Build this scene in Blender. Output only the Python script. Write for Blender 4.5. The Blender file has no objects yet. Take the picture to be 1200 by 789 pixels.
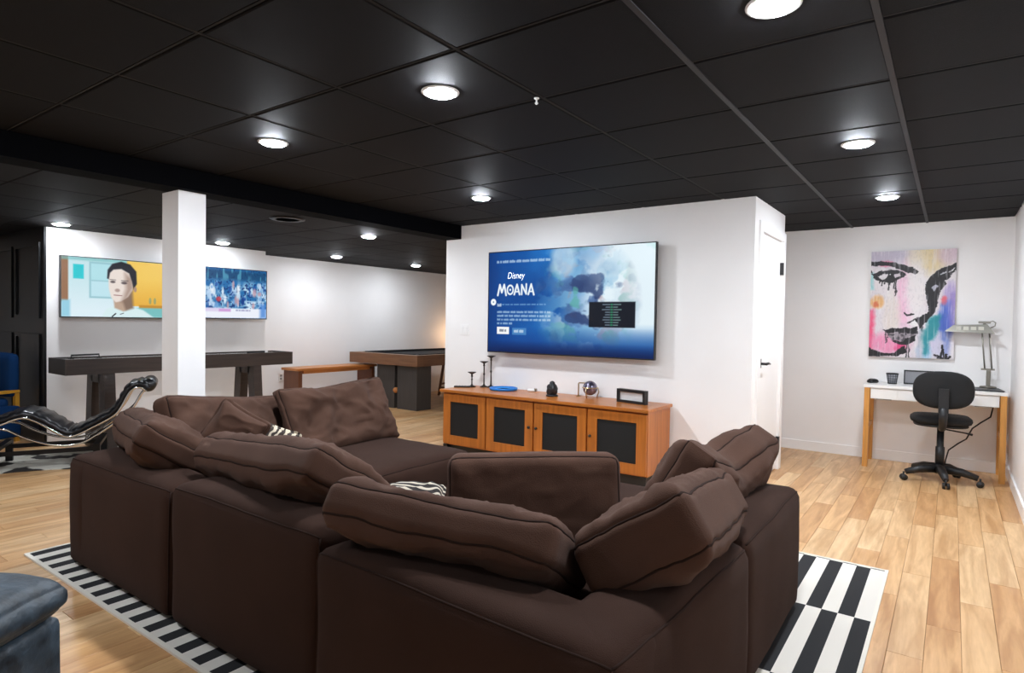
import bpy, bmesh, math, random
import numpy as np
from mathutils import Vector, Matrix, noise as mnoise
random.seed(7)
S = bpy.context.scene
C = S.collection
R = math.radians
# ---------------------------------------------------------------- camera
cam_data = bpy.data.cameras.new('camera'); cam = bpy.data.objects.new('camera', cam_data); C.objects.link(cam)
cam_data.sensor_fit = 'HORIZONTAL'; cam_data.sensor_width = 36; cam_data.lens = 719.38 / 1200 * 36
cam_data.clip_start = .05; cam_data.clip_end = 60
H = 1.32; yaw, pit, rol = R(35.646), R(-1.3735), R(.904)
f0 = Vector((-math.sin(yaw), math.cos(yaw), 0)); r0 = Vector((math.cos(yaw), math.sin(yaw), 0)); u0 = Vector((0, 0, 1))
f1 = f0 * math.cos(pit) + u0 * math.sin(pit); u1 = u0 * math.cos(pit) - f0 * math.sin(pit)
r2 = r0 * math.cos(rol) + u1 * math.sin(rol); u2 = u1 * math.cos(rol) - r0 * math.sin(rol)
mw = Matrix.Identity(4)
for i in range(3):
    mw[i][0] = r2[i]; mw[i][1] = u2[i]; mw[i][2] = -f1[i]
mw[2][3] = H
cam.matrix_world = mw
S.camera = cam
# ---------------------------------------------------------------- world, exposure
w = bpy.data.worlds.new('world'); S.world = w; w.use_nodes = True
w.node_tree.nodes['Background'].inputs[0].default_value = (.6, .65, .75, 1)
w.node_tree.nodes['Background'].inputs[1].default_value = .05
vs = S.view_settings
vs.view_transform = 'Standard'; vs.look = 'None'; vs.gamma = 1; vs.use_curve_mapping = False
vs.exposure = 0.0
S.cycles.use_denoising = True
S.cycles.max_bounces = 12; S.cycles.diffuse_bounces = 9; S.cycles.sample_clamp_indirect = 10
LAMP = 660.0          # emission of the recessed lamps' diffusers
# ---------------------------------------------------------------- helpers
def lin(c):
    return tuple((x / 12.92 if x <= .04045 else ((x + .055) / 1.055) ** 2.4) for x in [v / 255 for v in c])
MATS = {}
def mat(name, col, rough=.6, metal=0, spec=.5, var=0, vscale=8, bump=0, bscale=60, stretch=(1, 1, 1), emit=0, sheen=0, coat=0, world=False, col2=None, detail=4):
    if name in MATS: return MATS[name]
    m = bpy.data.materials.new(name); m.use_nodes = True; nt = m.node_tree; b = nt.nodes['Principled BSDF']
    c = lin(col); b.inputs['Base Color'].default_value = (*c, 1); b.inputs['Roughness'].default_value = rough
    b.inputs['Metallic'].default_value = metal; b.inputs['Specular IOR Level'].default_value = spec
    b.inputs['Sheen Weight'].default_value = sheen; b.inputs['Coat Weight'].default_value = coat
    if emit:
        b.inputs['Emission Color'].default_value = (*c, 1); b.inputs['Emission Strength'].default_value = emit
    if var or bump:
        if world:
            co = nt.nodes.new('ShaderNodeNewGeometry').outputs['Position']
        else:
            co = nt.nodes.new('ShaderNodeTexCoord').outputs['Object']
        mp = nt.nodes.new('ShaderNodeMapping'); mp.inputs['Scale'].default_value = stretch; nt.links.new(co, mp.inputs['Vector'])
    if var:
        n = nt.nodes.new('ShaderNodeTexNoise'); n.inputs['Scale'].default_value = vscale; n.inputs['Detail'].default_value = detail
        nt.links.new(mp.outputs[0], n.inputs['Vector'])
        rp = nt.nodes.new('ShaderNodeValToRGB'); rp.color_ramp.elements[0].position = .3; rp.color_ramp.elements[1].position = .7
        a = tuple(x * (1 - var) for x in c); d = lin(col2) if col2 else tuple(min(1, x * (1 + var)) for x in c)
        rp.color_ramp.elements[0].color = (*a, 1) if not col2 else (*c, 1); rp.color_ramp.elements[1].color = (*d, 1)
        nt.links.new(n.outputs['Fac'], rp.inputs[0]); nt.links.new(rp.outputs[0], b.inputs['Base Color'])
    if bump:
        n2 = nt.nodes.new('ShaderNodeTexNoise'); n2.inputs['Scale'].default_value = bscale; n2.inputs['Detail'].default_value = 6
        nt.links.new(mp.outputs[0], n2.inputs['Vector'])
        bp = nt.nodes.new('ShaderNodeBump'); bp.inputs['Strength'].default_value = bump; bp.inputs['Distance'].default_value = .01
        nt.links.new(n2.outputs['Fac'], bp.inputs['Height']); nt.links.new(bp.outputs[0], b.inputs['Normal'])
    MATS[name] = m
    return m

class MB:
    """collects shapes and links them as one mesh object"""
    def __init__(s): s.v = []; s.f = []; s.sm = []
    def add(s, vs_, fs, smooth=False):
        o = len(s.v); s.v += [tuple(p) for p in vs_]; s.f += [tuple(i + o for i in f) for f in fs]; s.sm += [smooth] * len(fs); return s
    def box(s, x0, x1, y0, y1, z0, z1, bev=0):
        if bev:
            bm = bmesh.new(); bmesh.ops.create_cube(bm, size=1)
            for v in bm.verts: v.co = ((x0 + x1) / 2 + v.co.x * (x1 - x0), (y0 + y1) / 2 + v.co.y * (y1 - y0), (z0 + z1) / 2 + v.co.z * (z1 - z0))
            bmesh.ops.bevel(bm, geom=bm.edges[:], offset=bev, segments=2, affect='EDGES', profile=.6)
            bm.verts.index_update()
            s.add([v.co[:] for v in bm.verts], [[v.index for v in f.verts] for f in bm.faces], False); bm.free(); return s
        v = [(x, y, z) for x in (x0, x1) for y in (y0, y1) for z in (z0, z1)]
        return s.add(v, [(0, 1, 3, 2), (4, 6, 7, 5), (0, 4, 5, 1), (2, 3, 7, 6), (0, 2, 6, 4), (1, 5, 7, 3)])
    def obox(s, p, q, wx, wy, up=(0, 0, 1)):
        """box-section bar from p to q; width wx sideways, wy along up"""
        p = Vector(p); q = Vector(q); d = (q - p).normalized(); up = Vector(up)
        if abs(d.dot(up)) > .98: up = Vector((0, 1, 0))
        a = d.cross(up).normalized(); b = a.cross(d).normalized()
        v = []
        for c in (p, q):
            for i, j in ((-1, -1), (1, -1), (1, 1), (-1, 1)): v.append(c + a * i * wx / 2 + b * j * wy / 2)
        return s.add(v, [(3, 2, 1, 0), (4, 5, 6, 7), (0, 1, 5, 4), (1, 2, 6, 5), (2, 3, 7, 6), (3, 0, 4, 7)])
    def tube(s, pts, r, n=8, closed=False, cap=True):
        pts = [Vector(p) for p in pts]; L = len(pts)
        rr = r if isinstance(r, (list, tuple)) else [r] * L
        ref = None; rings = []
        for i, p in enumerate(pts):
            if closed: d = (pts[(i + 1) % L] - pts[i - 1])
            else: d = pts[min(i + 1, L - 1)] - pts[max(i - 1, 0)]
            d.normalize()
            if ref is None:
                ref = Vector((0, 0, 1)) if abs(d.z) < .9 else Vector((1, 0, 0))
            a = (ref - d * ref.dot(d))
            if a.length < 1e-6: a = d.orthogonal()
            a.normalize(); ref = a; b = d.cross(a)
            rings.append([p + (a * math.cos(t) + b * math.sin(t)) * rr[i] for t in [2 * math.pi * k / n for k in range(n)]])
        v = [x for g in rings for x in g]; f = []
        for i in range(L if closed else L - 1):
            j = (i + 1) % L
            for k in range(n): f.append((i * n + k, i * n + (k + 1) % n, j * n + (k + 1) % n, j * n + k))
        if cap and not closed: f += [tuple(range(n))[::-1], tuple((L - 1) * n + k for k in range(n))]
        return s.add(v, f, True)
    def lathe(s, prof, c=(0, 0, 0), n=24, sx=1, sy=1):
        v = []; f = []
        for (r, z) in prof:
            for k in range(n):
                t = 2 * math.pi * k / n; v.append((c[0] + r * math.cos(t) * sx, c[1] + r * math.sin(t) * sy, c[2] + z))
        L = len(prof)
        for i in range(L - 1):
            for k in range(n): f.append((i * n + k, i * n + (k + 1) % n, (i + 1) * n + (k + 1) % n, (i + 1) * n + k))
        f += [tuple(range(n))[::-1], tuple((L - 1) * n + k for k in range(n))]
        return s.add(v, f, True)
    def prism(s, poly, z0, z1, ax='z'):
        n = len(poly)
        def P(a, b, h): return (a, b, h) if ax == 'z' else ((h, a, b) if ax == 'x' else (a, h, b))
        v = [P(a, b, z0) for a, b in poly] + [P(a, b, z1) for a, b in poly]
        f = [tuple(range(n))[::-1], tuple(range(n, 2 * n))] + [(i, (i + 1) % n, n + (i + 1) % n, n + i) for i in range(n)]
        return s.add(v, f)
    def mesh(s, name, m):
        me = bpy.data.meshes.new(name); me.from_pydata(s.v, [], s.f); me.update()
        bm = bmesh.new(); bm.from_mesh(me); bmesh.ops.recalc_face_normals(bm, faces=bm.faces[:]); bm.to_mesh(me); bm.free()
        if any(s.sm):
            me.polygons.foreach_set('use_smooth', s.sm)
        me.materials.append(m); return me
    def build(s, name, m, parent=None, label=None):
        o = bpy.data.objects.new(name, s.mesh(name, m)); C.objects.link(o)
        if parent: o.parent = parent
        if label: o['label'] = label
        return o
def tag(o, label, cat, group=None):
    o['label'] = label; o['category'] = cat
    if group: o['group'] = group
    return o
def thing(name, label, cat, loc=(0, 0, 0), rz=0, group=None):
    o = bpy.data.objects.new(name, None); C.objects.link(o); o.location = loc; o.rotation_euler = (0, 0, rz)
    o.empty_display_size = .1
    return tag(o, label, cat, group)
def struct(o): o['kind'] = 'structure'; return o
def B(*a, **k): return MB().box(*a, **k)
def seamgrid(n):   # parameter samples in [-1,1], denser towards the ends
    return [math.sin(math.pi / 2 * (-1 + 2 * i / n)) for i in range(n + 1)]
def rounded(dim, r, deform, n=(24, 10, 16)):
    """rounded box surface over [-1,1]^3; returns verts, faces, fn"""
    hx, hy, hz = [d / 2 for d in dim]
    def fn(a, b, c):
        p = Vector((a * hx, b * hy, c * hz)); q = Vector((max(-hx + r, min(hx - r, p.x)), max(-hy + r, min(hy - r, p.y)), max(-hz + r, min(hz - r, p.z))))
        d = p - q
        if d.length > 1e-9: p = q + d.normalized() * r
        return deform(p, a, b, c)
    A, Bb, Cc = [seamgrid(k) for k in n]
    idx = {}; vs_ = []; fs = []
    def vi(i, j, k):
        if (i, j, k) not in idx: idx[(i, j, k)] = len(vs_); vs_.append(fn(A[i], Bb[j], Cc[k]))
        return idx[(i, j, k)]
    nx, ny, nz = n
    for k in (0, nz):
        for i in range(nx):
            for j in range(ny): fs.append((vi(i, j, k), vi(i + 1, j, k), vi(i + 1, j + 1, k), vi(i, j + 1, k)))
    for j in (0, ny):
        for i in range(nx):
            for k in range(nz): fs.append((vi(i, j, k), vi(i + 1, j, k), vi(i + 1, j, k + 1), vi(i, j, k + 1)))
    for i in (0, nx):
        for j in range(ny):
            for k in range(nz): fs.append((vi(i, j, k), vi(i, j + 1, k), vi(i, j + 1, k + 1), vi(i, j, k + 1)))
    return vs_, fs, fn

# ---------------------------------------------------------------- materials
WALL = mat('wall_paint', (244, 242, 241), .55, var=.012, vscale=3, bump=.03, bscale=120)
WALLG = mat('white_trim_paint', (245, 244, 243), .4)
CEIL = mat('black_ceiling_tile', (14, 14, 17), .7, spec=.13, var=.12, vscale=30, bump=.12, bscale=220)
CEILB = mat('black_void', (12, 12, 14), .8)
TEE = mat('black_metal_tee', (34, 34, 37), .5, spec=.25)
BEAM = mat('black_beam_paint', (4, 4, 6), .8, spec=.04)
BLACK = mat('black_paint', (8, 9, 12), .4, spec=.3)
BROWN = mat('brown_slipcover', (54, 37, 30), .95, spec=.08, sheen=.02, var=.10, vscale=5, bump=.25, bscale=380)
BROWNP = mat('brown_pillow_cloth', (78, 56, 46), .95, spec=.1, sheen=.03, var=.10, vscale=6, bump=.25, bscale=320)
PIPE = mat('brown_piping', (46, 33, 28), .95, spec=.1)
OAK = mat('honey_oak', (178, 104, 40), .3, var=.2, vscale=6, stretch=(.35, 6, 6), detail=6)
OAKV = mat('honey_oak_upright', (178, 104, 40), .3, var=.2, vscale=6, stretch=(6, 6, .35), detail=6)
DESKW = mat('light_oak_leg', (206, 146, 74), .4, var=.12, vscale=8, stretch=(8, 8, .5))
PLASTIC = mat('black_plastic', (24, 24, 26), .42)
FABRIC = mat('black_fabric', (22, 22, 23), .9, bump=.2, bscale=500)
CHROME = mat('polished_chrome', (215, 215, 215), .12, metal=1)
NICKEL = mat('brushed_nickel', (150, 147, 138), .38, metal=1)
BRONZE = mat('dark_bronze', (48, 38, 32), .4, metal=.6)
WHITE = mat('white_lacquer', (240, 239, 236), .3)
LEATHER = mat('black_leather', (20, 20, 24), .28, bump=.3, bscale=40, var=.3, vscale=14)
ESP = mat('espresso_wood', (58, 47, 42), .42, var=.2, vscale=6, stretch=(6, .4, 6))
GREYW = mat('charcoal_wood', (62, 59, 57), .5, var=.15, vscale=6, stretch=(6, 6, .5))
WALNUT = mat('walnut_rail', (112, 76, 50), .4, var=.2, vscale=7, stretch=(.5, .5, 6))
CLOTHB = mat('black_speaker_cloth', (11, 12, 14), .75, bump=.2, bscale=700)

def floor_mat():
    m = bpy.data.materials.new('maple_laminate'); m.use_nodes = True; nt = m.node_tree; b = nt.nodes['Principled BSDF']
    L = nt.links.new; N = nt.nodes.new
    oi = N('ShaderNodeObjectInfo'); geo = N('ShaderNodeNewGeometry')
    rp = N('ShaderNodeValToRGB'); e = rp.color_ramp.elements
    e[0].color = (*lin((206, 158, 108)), 1); e[1].color = (*lin((236, 202, 156)), 1)
    x = e.new(.35); x.color = (*lin((224, 180, 128)), 1); x = e.new(.7); x.color = (*lin((229, 190, 142)), 1)
    mp = N('ShaderNodeMapping'); mp.inputs['Scale'].default_value = (9, .9, 1); L(geo.outputs['Position'], mp.inputs['Vector'])
    cmb = N('ShaderNodeCombineXYZ'); mul = N('ShaderNodeMath'); mul.operation = 'MULTIPLY'; mul.inputs[1].default_value = 37
    L(oi.outputs['Random'], mul.inputs[0]); L(mul.outputs[0], cmb.inputs[1]); L(mul.outputs[0], cmb.inputs[0]); L(cmb.outputs[0], mp.inputs['Location'])
    n = N('ShaderNodeTexNoise'); n.inputs['Scale'].default_value = 1.6; n.inputs['Detail'].default_value = 5; n.inputs['Distortion'].default_value = .8; L(mp.outputs[0], n.inputs['Vector'])
    n2 = N('ShaderNodeTexNoise'); n2.inputs['Scale'].default_value = 9; n2.inputs['Detail'].default_value = 5; L(mp.outputs[0], n2.inputs['Vector'])
    rp2 = N('ShaderNodeValToRGB'); rp2.color_ramp.elements[0].position = .36; rp2.color_ramp.elements[1].position = .62
    rp2.color_ramp.elements[0].color = (.60, .48, .36, 1); rp2.color_ramp.elements[1].color = (1, 1, 1, 1)
    L(n.outputs['Fac'], rp2.inputs[0])
    rp3 = N('ShaderNodeValToRGB'); rp3.color_ramp.elements[0].position = .3; rp3.color_ramp.elements[1].position = .7
    rp3.color_ramp.elements[0].color = (.86, .82, .78, 1); rp3.color_ramp.elements[1].color = (1, 1, 1, 1); L(n2.outputs['Fac'], rp3.inputs[0])
    L(oi.outputs['Random'], rp.inputs[0])
    mx = N('ShaderNodeMix'); mx.data_type = 'RGBA'; mx.blend_type = 'MULTIPLY'; mx.inputs['Factor'].default_value = .75
    L(rp.outputs[0], mx.inputs['A']); L(rp2.outputs[0], mx.inputs['B'])
    mx2 = N('ShaderNodeMix'); mx2.data_type = 'RGBA'; mx2.blend_type = 'MULTIPLY'; mx2.inputs['Factor'].default_value = .8
    L(mx.outputs['Result'], mx2.inputs['A']); L(rp3.outputs[0], mx2.inputs['B']); L(mx2.outputs['Result'], b.inputs['Base Color'])
    b.inputs['Roughness'].default_value = .36
    return m
FLOOR = floor_mat()

def vcol_mat(name, emit=0, rough=.6):
    m = bpy.data.materials.new(name); m.use_nodes = True; nt = m.node_tree; b = nt.nodes['Principled BSDF']
    a = nt.nodes.new('ShaderNodeAttribute'); a.attribute_name = 'Col'
    if emit:
        b.inputs['Base Color'].default_value = (.005, .005, .006, 1); b.inputs['Roughness'].default_value = .25; b.inputs['Specular IOR Level'].default_value = .2
        nt.links.new(a.outputs['Color'], b.inputs['Emission Color']); b.inputs['Emission Strength'].default_value = emit
    else:
        nt.links.new(a.outputs['Color'], b.inputs['Base Color']); b.inputs['Roughness'].default_value = rough
    return m
# ---------------------------------------------------------------- the shell
CZ, LZ = 2.34, 2.20
XR, XB0, XB1, YB0, YB1, YD = .44, -4.53, -1.285, 5.06, 6.10, 7.15
XP, XW, XA, YP0, YP1, YF, YN = -7.41, -7.85, -9.3, 2.27, 4.71, 9.6, -1.6
GX = [-3.53 - .79, -3.545, -2.905, -2.235, -1.545, -.862, -.225, XR]       # lines of the ceiling grid
GY = [-1.6 + .61 * 0, -.68, -.07, .54, 1.15, 1.765, 2.365, 2.97, 3.60, 4.19, 4.80, 5.41, 6.02, 6.63, YD]
def wall(name, *b): return struct(B(*b).build(name, WALL))
wall('wall_right', XR, XR + .12, YN, YD + .12, 0, 2.5)
wall('wall_desk', XB0, XR, YD, YD + .12, 0, 2.5)
wall('wall_near', XA - .12, XR + .12, YN - .12, YN, 0, 2.5)
wall('wall_left', XW - .12, XW, YP1, YF + .12, 0, 2.5)
wall('wall_left_television_panel', XW - .12, XP, YP0 + .02, YP1, 0, 2.5)
wall('wall_far', XW, XB0 + .1, YF, YF + .12, 0, 2.5)
wall('wall_passage', XB0, XB0 + .1, YB1, YF, 0, 2.5)
wall('wall_alcove', XA - .12, XA, YN, YP0 + .02, 0, 2.5)
wb = struct(B(XA, XP - .001, YP0 - .0, YP0 + .1, 0, 2.5).build('wall_black', BLACK))
for (xa, xb, za, zb) in ((-9.1, -8.32, 1.28, 2.05), (-8.22, -7.50, 1.28, 2.05), (-9.1, -8.32, .14, 1.12), (-8.22, -7.50, .14, 1.12)):
    m = MB(); t = .035
    m.box(xa, xb, YP0 - .018, YP0, za, za + t).box(xa, xb, YP0 - .018, YP0, zb - t, zb).box(xa, xa + t, YP0 - .018, YP0, za + t, zb - t).box(xb - t, xb, YP0 - .018, YP0, za + t, zb - t)
    m.build('panel_moulding', BLACK, wb)
# closet box that carries the television
bx = struct(B(XB0, XB1 - .1, YB0, YB0 + .1, 0, LZ).box(-4.32, XB1 - .1, YB0, YB0 + .1, LZ, 2.42).build('wall_closet_front', WALL))
struct(B(XB0, XB0 + .1, YB0 + .1, YB1, 0, LZ).build('wall_closet_left', WALL))
struct(B(XB0, XB1 - .1, YB1 - .1, YB1, 0, 2.42).build('wall_closet_back', WALL))
cs = MB(); cs.box(XB1 - .1, XB1, YB0, 5.27, 0, 2.42).box(XB1 - .1, XB1, 5.27, 6.0, 2.09, 2.42).box(XB1 - .1, XB1, 6.0, YB1, 0, 2.42)
struct(cs.build('wall_closet_side', WALL))
# door
d1 = struct(B(XB1 - .05, XB1 - .008, 5.279, 5.996, .012, 2.082).build('door_1', WALLG))
B(XB1, XB1 + .016, 5.175, 5.268, 0, 2.17).build('casing', WALLG, d1)
B(XB1, XB1 + .016, 6.004, 6.095, 0, 2.17).build('casing', WALLG, d1)
B(XB1, XB1 + .016, 5.268, 6.004, 2.09, 2.17).build('casing', WALLG, d1)
for z in (.25, 1.05, 1.84): 
    if z != 1.05: B(XB1 - .01, XB1 + .02, 5.975, 6.012, z - .055, z + .055).build('hinge', PLASTIC, d1, 'black door hinge')
hd = MB(); hd.lathe([(.027, -.004), (.027, .004)], n=16)
m = MB(); m.box(XB1 - .008, XB1 + .004, 5.295, 5.345, .97, 1.045)
m.tube([(XB1, 5.32, 1.005), (XB1 + .055, 5.32, 1.005)], .011); m.tube([(XB1 + .05, 5.315, 1.005), (XB1 + .052, 5.38, 1.008), (XB1 + .05, 5.445, 1.0)], [.012, .010, .007])
m.build('door_handle', PLASTIC, d1, 'black lever door handle')
# baseboards
def bb(name, *b): return struct(B(*b).build(name, WALLG))
bb('baseboard_desk', XB0 + .1, XR, YD - .014, YD, 0, .10)
bb('baseboard_right', XR - .014, XR, YN, YD - .014, 0, .10)
bb('baseboard_closet_front', XB0, XB1, YB0 - .014, YB0, 0, .10)
bb('baseboard_closet_side', XB1, XB1 + .014, YB0 - .014, 5.174, 0, .10)
bb('baseboard_left', XW, XW + .014, YP1 + .0, YF, 0, .10)
bb('baseboard_panel', XP, XP + .014, YP0 + .02, YP1, 0, .10)
# column
struct(B(-4.617, -4.382, 2.118, 2.312, 0, LZ, bev=.004).build('column', WALL))
# ---------------------------------------------------------------- ceilings
ceil = struct(B(-4.32, XR, YN, YD, 2.36, 2.42).build('ceiling', CEILB))
tile_mesh = {}
def tile(x0, x1, y0, y1, z, parent, gap):
    key = (round(x1 - x0, 2), round(y1 - y0, 2), gap)
    if key not in tile_mesh:
        a, b = (x1 - x0) / 2 - gap, (y1 - y0) / 2 - gap; c = .006
        mb = MB(); v = [(-a, -b, .012), (a, -b, .012), (a, b, .012), (-a, b, .012), (-a, -b, .004), (a, -b, .004), (a, b, .004), (-a, b, .004), (-a + c, -b + c, 0), (a - c, -b + c, 0), (a - c, b - c, 0), (-a + c, b - c, 0)]
        mb.add(v, [(0, 1, 2, 3)] + [(i, (i + 1) % 4, 4 + (i + 1) % 4, 4 + i) for i in range(4)] + [(4 + i, 4 + (i + 1) % 4, 8 + (i + 1) % 4, 8 + i) for i in range(4)] + [(8, 9, 10, 11)])
        tile_mesh[key] = mb.mesh('ceiling_tile', CEIL)
    o = bpy.data.objects.new('ceiling_tile', tile_mesh[key]); C.objects.link(o); o.location = ((x0 + x1) / 2, (y0 + y1) / 2, z); o.parent = parent
def in_view(x, y, z, pad=90):
    p = Vector((x, y, z - H)); dz = p.dot(f1)
    if dz < .2: return False
    u = 600 + 719.38 * p.dot(r2) / dz; v = 394.5 - 719.38 * p.dot(u2) / dz
    return -pad < u < 1200 + pad and -pad < v < 789 + pad
for i in range(len(GX) - 1):
    for j in range(len(GY) - 1):
        x0, x1, y0, y1 = GX[i], GX[i + 1], GY[j], GY[j + 1]
        if x1 < XB1 and y0 > YB0 + .3: continue
        tile(x0, x1, y0, y1, CZ, ceil, .009)
for x in GX[1:-1]:
    hw_ = .011 if x > -1 else .007
    B(x - hw_, x + hw_, YN, YD, CZ - .004 if x > -1 else CZ + .002, CZ + .02).build('ceiling_tee', TEE if x > -1 else CEILB, ceil)
for j in range(1, len(GY) - 1):
    B(GX[0], XR, GY[j] - .005, GY[j] + .005, CZ + .003, CZ + .02).build('ceiling_tee', CEILB, ceil)
struct(B(XB0, -4.32, YN, YB0 + .0, LZ, 2.42).build('ceiling_beam', BEAM))
low = struct(B(XA, XB0, YN, YF, LZ + .025, LZ + .1).build('ceiling_low', CEILB))
lx = [XB0 - .61 * k for k in range(9)]; ly = [.16 + .61 * k for k in range(16)]
for i in range(len(lx) - 1):
    for j in range(len(ly) - 1):
        x1, x0 = lx[i], max(lx[i + 1], XA)
        if x1 <= XA: continue
        if x1 < XP and ly[j] > YP0 - .1 and ly[j + 1] < YP1: continue
        if x1 < XW: 
            if ly[j] > YP0: continue
        tile(x0, x1, ly[j], ly[j + 1], LZ, low, .002)
B(XA, XB0, YN, .16, LZ, LZ + .02).build('ceiling_tile', CEIL, low)
# ---------------------------------------------------------------- floor
fl = struct(B(XA, XR, YN, YF, -.08, -.012).build('floor', mat('floor_gap', (150, 104, 62), .6)))
PW, PL = .125, 1.0
RUG = (-4.08, -.255, 1.17, 3.855)
cands = []
ci = 0; x = XR
while x > XA:
    off = (ci * .37) % 1.0 * PL
    y = YN - off
    while y < YF:
        ya, yb = max(y, YN), min(y + PL, YF); xa = max(x - PW, XA)
        ym = (ya + yb) / 2; xm = x - PW / 2; ok = yb - ya > .02
        if RUG[0] < xa and x < RUG[1] and RUG[2] < ya and yb < RUG[3]: ok = False
        if xa > XB0 and x < XB1 and ya > YB0 and yb < YB1: ok = False
        if x < XW and ya > YP0: ok = False
        if ok:
            vis = any(in_view(px_, py_, 0, 5) for px_ in (xa, x) for py_ in (ya, ym, yb))
            cands.append((0 if vis else 1, math.hypot(xm, ym), xa, x, ya, yb))
        y += PL
    x -= PW; ci += 1
# hidden behind the sofa or the walls: those go with the joined rest
def shade(c):
    _, d, xa, xb, ya, yb = c
    hid = 0
    if -3.9 < xa and xb < -.5 and 1.2 < ya and yb < 4.4: hid = 1
    if xa > XB0 and xb < -1.4 and ya > 3.6: hid = 1
    if xb < -4.2 and ya > 5.2 and xb < -7: hid = 1
    return (c[0] + hid, d)
cands.sort(key=shade)
pm = {}
rest = MB()
for k, (v_, d_, xa, xb, ya, yb) in enumerate(cands):
    g = .0006
    if k < 298:
        key = (round(xb - xa, 3), round(yb - ya, 3))
        if key not in pm:
            a, b = (xb - xa) / 2 - g, (yb - ya) / 2 - g; c = .0012
            mb = MB(); vv = [(-a, -b, -.012), (a, -b, -.012), (a, b, -.012), (-a, b, -.012), (-a, -b, -c), (a, -b, -c), (a, b, -c), (-a, b, -c), (-a + c, -b + c, 0), (a - c, -b + c, 0), (a - c, b - c, 0), (-a + c, b - c, 0)]
            mb.add(vv, [(i, (i + 1) % 4, 4 + (i + 1) % 4, 4 + i) for i in range(4)] + [(4 + i, 4 + (i + 1) % 4, 8 + (i + 1) % 4, 8 + i) for i in range(4)] + [(8, 9, 10, 11)])
            pm[key] = mb.mesh('plank', FLOOR)
        o = bpy.data.objects.new('plank', pm[key]); C.objects.link(o); o.location = ((xa + xb) / 2, (ya + yb) / 2, 0); o.parent = fl
    else:
        rest.box(xa + g, xb - g, ya + g, yb - g, -.012, 0)
ro = rest.build('plank_field', FLOOR, fl); ro['kind'] = 'stuff'

# ---------------------------------------------------------------- recessed lamps
LENS = mat('lamp_diffuser', (255, 255, 255), .5); lb = LENS.node_tree.nodes['Principled BSDF']
lb.inputs['Emission Color'].default_value = (.885, .945, 1.02, 1); lb.inputs['Emission Strength'].default_value = LAMP
RING = mat('lamp_trim', (235, 235, 235), .4)
lens_me = MB().lathe([(.066, 0), (.066, -.007), (.060, -.012), (.045, -.016), (.022, -.019), (.002, -.020)], n=28).mesh('diffuser', LENS)
ring_me = MB().lathe([(.066, .002), (.085, .002), (.085, -.003), (.080, -.006), (.066, -.006)], n=28).mesh('trim_ring', RING)
LENS2 = LENS.copy(); LENS2.name = 'lamp_diffuser_dimmed'; LENS2.node_tree.nodes['Principled BSDF'].inputs['Emission Strength'].default_value = LAMP * .56
lens2_me = lens_me.copy(); lens2_me.materials[0] = LENS2
def lamp(x, y, z, label, grp):
    t = thing('recessed_lamp', label, 'ceiling light', (x, y, z), 0, grp)
    for nm, me in (('diffuser', lens_me if z > 2.3 else lens2_me), ('trim_ring', ring_me)):
        o = bpy.data.objects.new(nm, me); C.objects.link(o); o.parent = t
G1 = 'recessed lamps in the black tile ceiling'; G2 = 'recessed lamps in the lower ceiling'
for x, y, l in ((-.49, 2.08, 'largest recessed ceiling lamp, cut off by the top edge of the picture'),
                (-1.885, 2.05, 'glowing recessed ceiling lamp above the middle of the brown sofa'),
                (-3.235, 2.10, 'recessed ceiling lamp above and to the right of the white column'),
                (-3.19, 3.98, 'recessed ceiling lamp just left above the large television'),
                (-.455, 3.90, 'nearer of two recessed lamps above the desk side of the room'),
                (-3.22, .22, 'recessed ceiling lamp outside the picture, over the blue-grey footstool'),
                (-.44, 5.61, 'farther recessed lamp, closest to the desk and painting wall')):
    lamp(x, y, CZ, l, G1)
for x, y, l in ((-7.05, 2.30, 'recessed lamp of the lower ceiling next to the black wall'),
                (-7.03, 3.91, 'recessed lamp of the lower ceiling right beside the white column'),
                (-5.04, 4.40, 'brightest lamp of the lower ceiling, near the black beam'),
                (-5.04, .95, 'lower ceiling lamp outside the picture, left of the footstool'),
                (-7.08, 5.60, 'lower ceiling lamp in front of the bench wall'),
                (-7.02, 7.11, 'farthest lower ceiling lamp, above the pool table')):
    lamp(x, y, LZ, l, G2)
vt = thing('ceiling_vent', 'dark round air vent in the lower ceiling beside the beam', 'vent', (-4.80, 3.26, LZ))
MB().lathe([(.15, 0), (.15, -.006), (.13, -.012), (.125, -.012)], n=28).build('vent_ring', BLACK, vt)
for k in range(5): MB().lathe([(.025 * k + .004, -.004), (.025 * k + .016, -.004), (.025 * k + .016, -.010), (.025 * k + .004, -.012)], n=24).build('vent_fin', BLACK, vt)
hk = tag(MB().lathe([(.012, 0), (.012, -.004), (.004, -.006), (.004, -.02), (.009, -.024), (.004, -.03)], c=(-1.565, 2.345, CZ), n=12).build('ceiling_hook', WHITE), 'tiny white hook on the black ceiling above the television side', 'hook')
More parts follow.
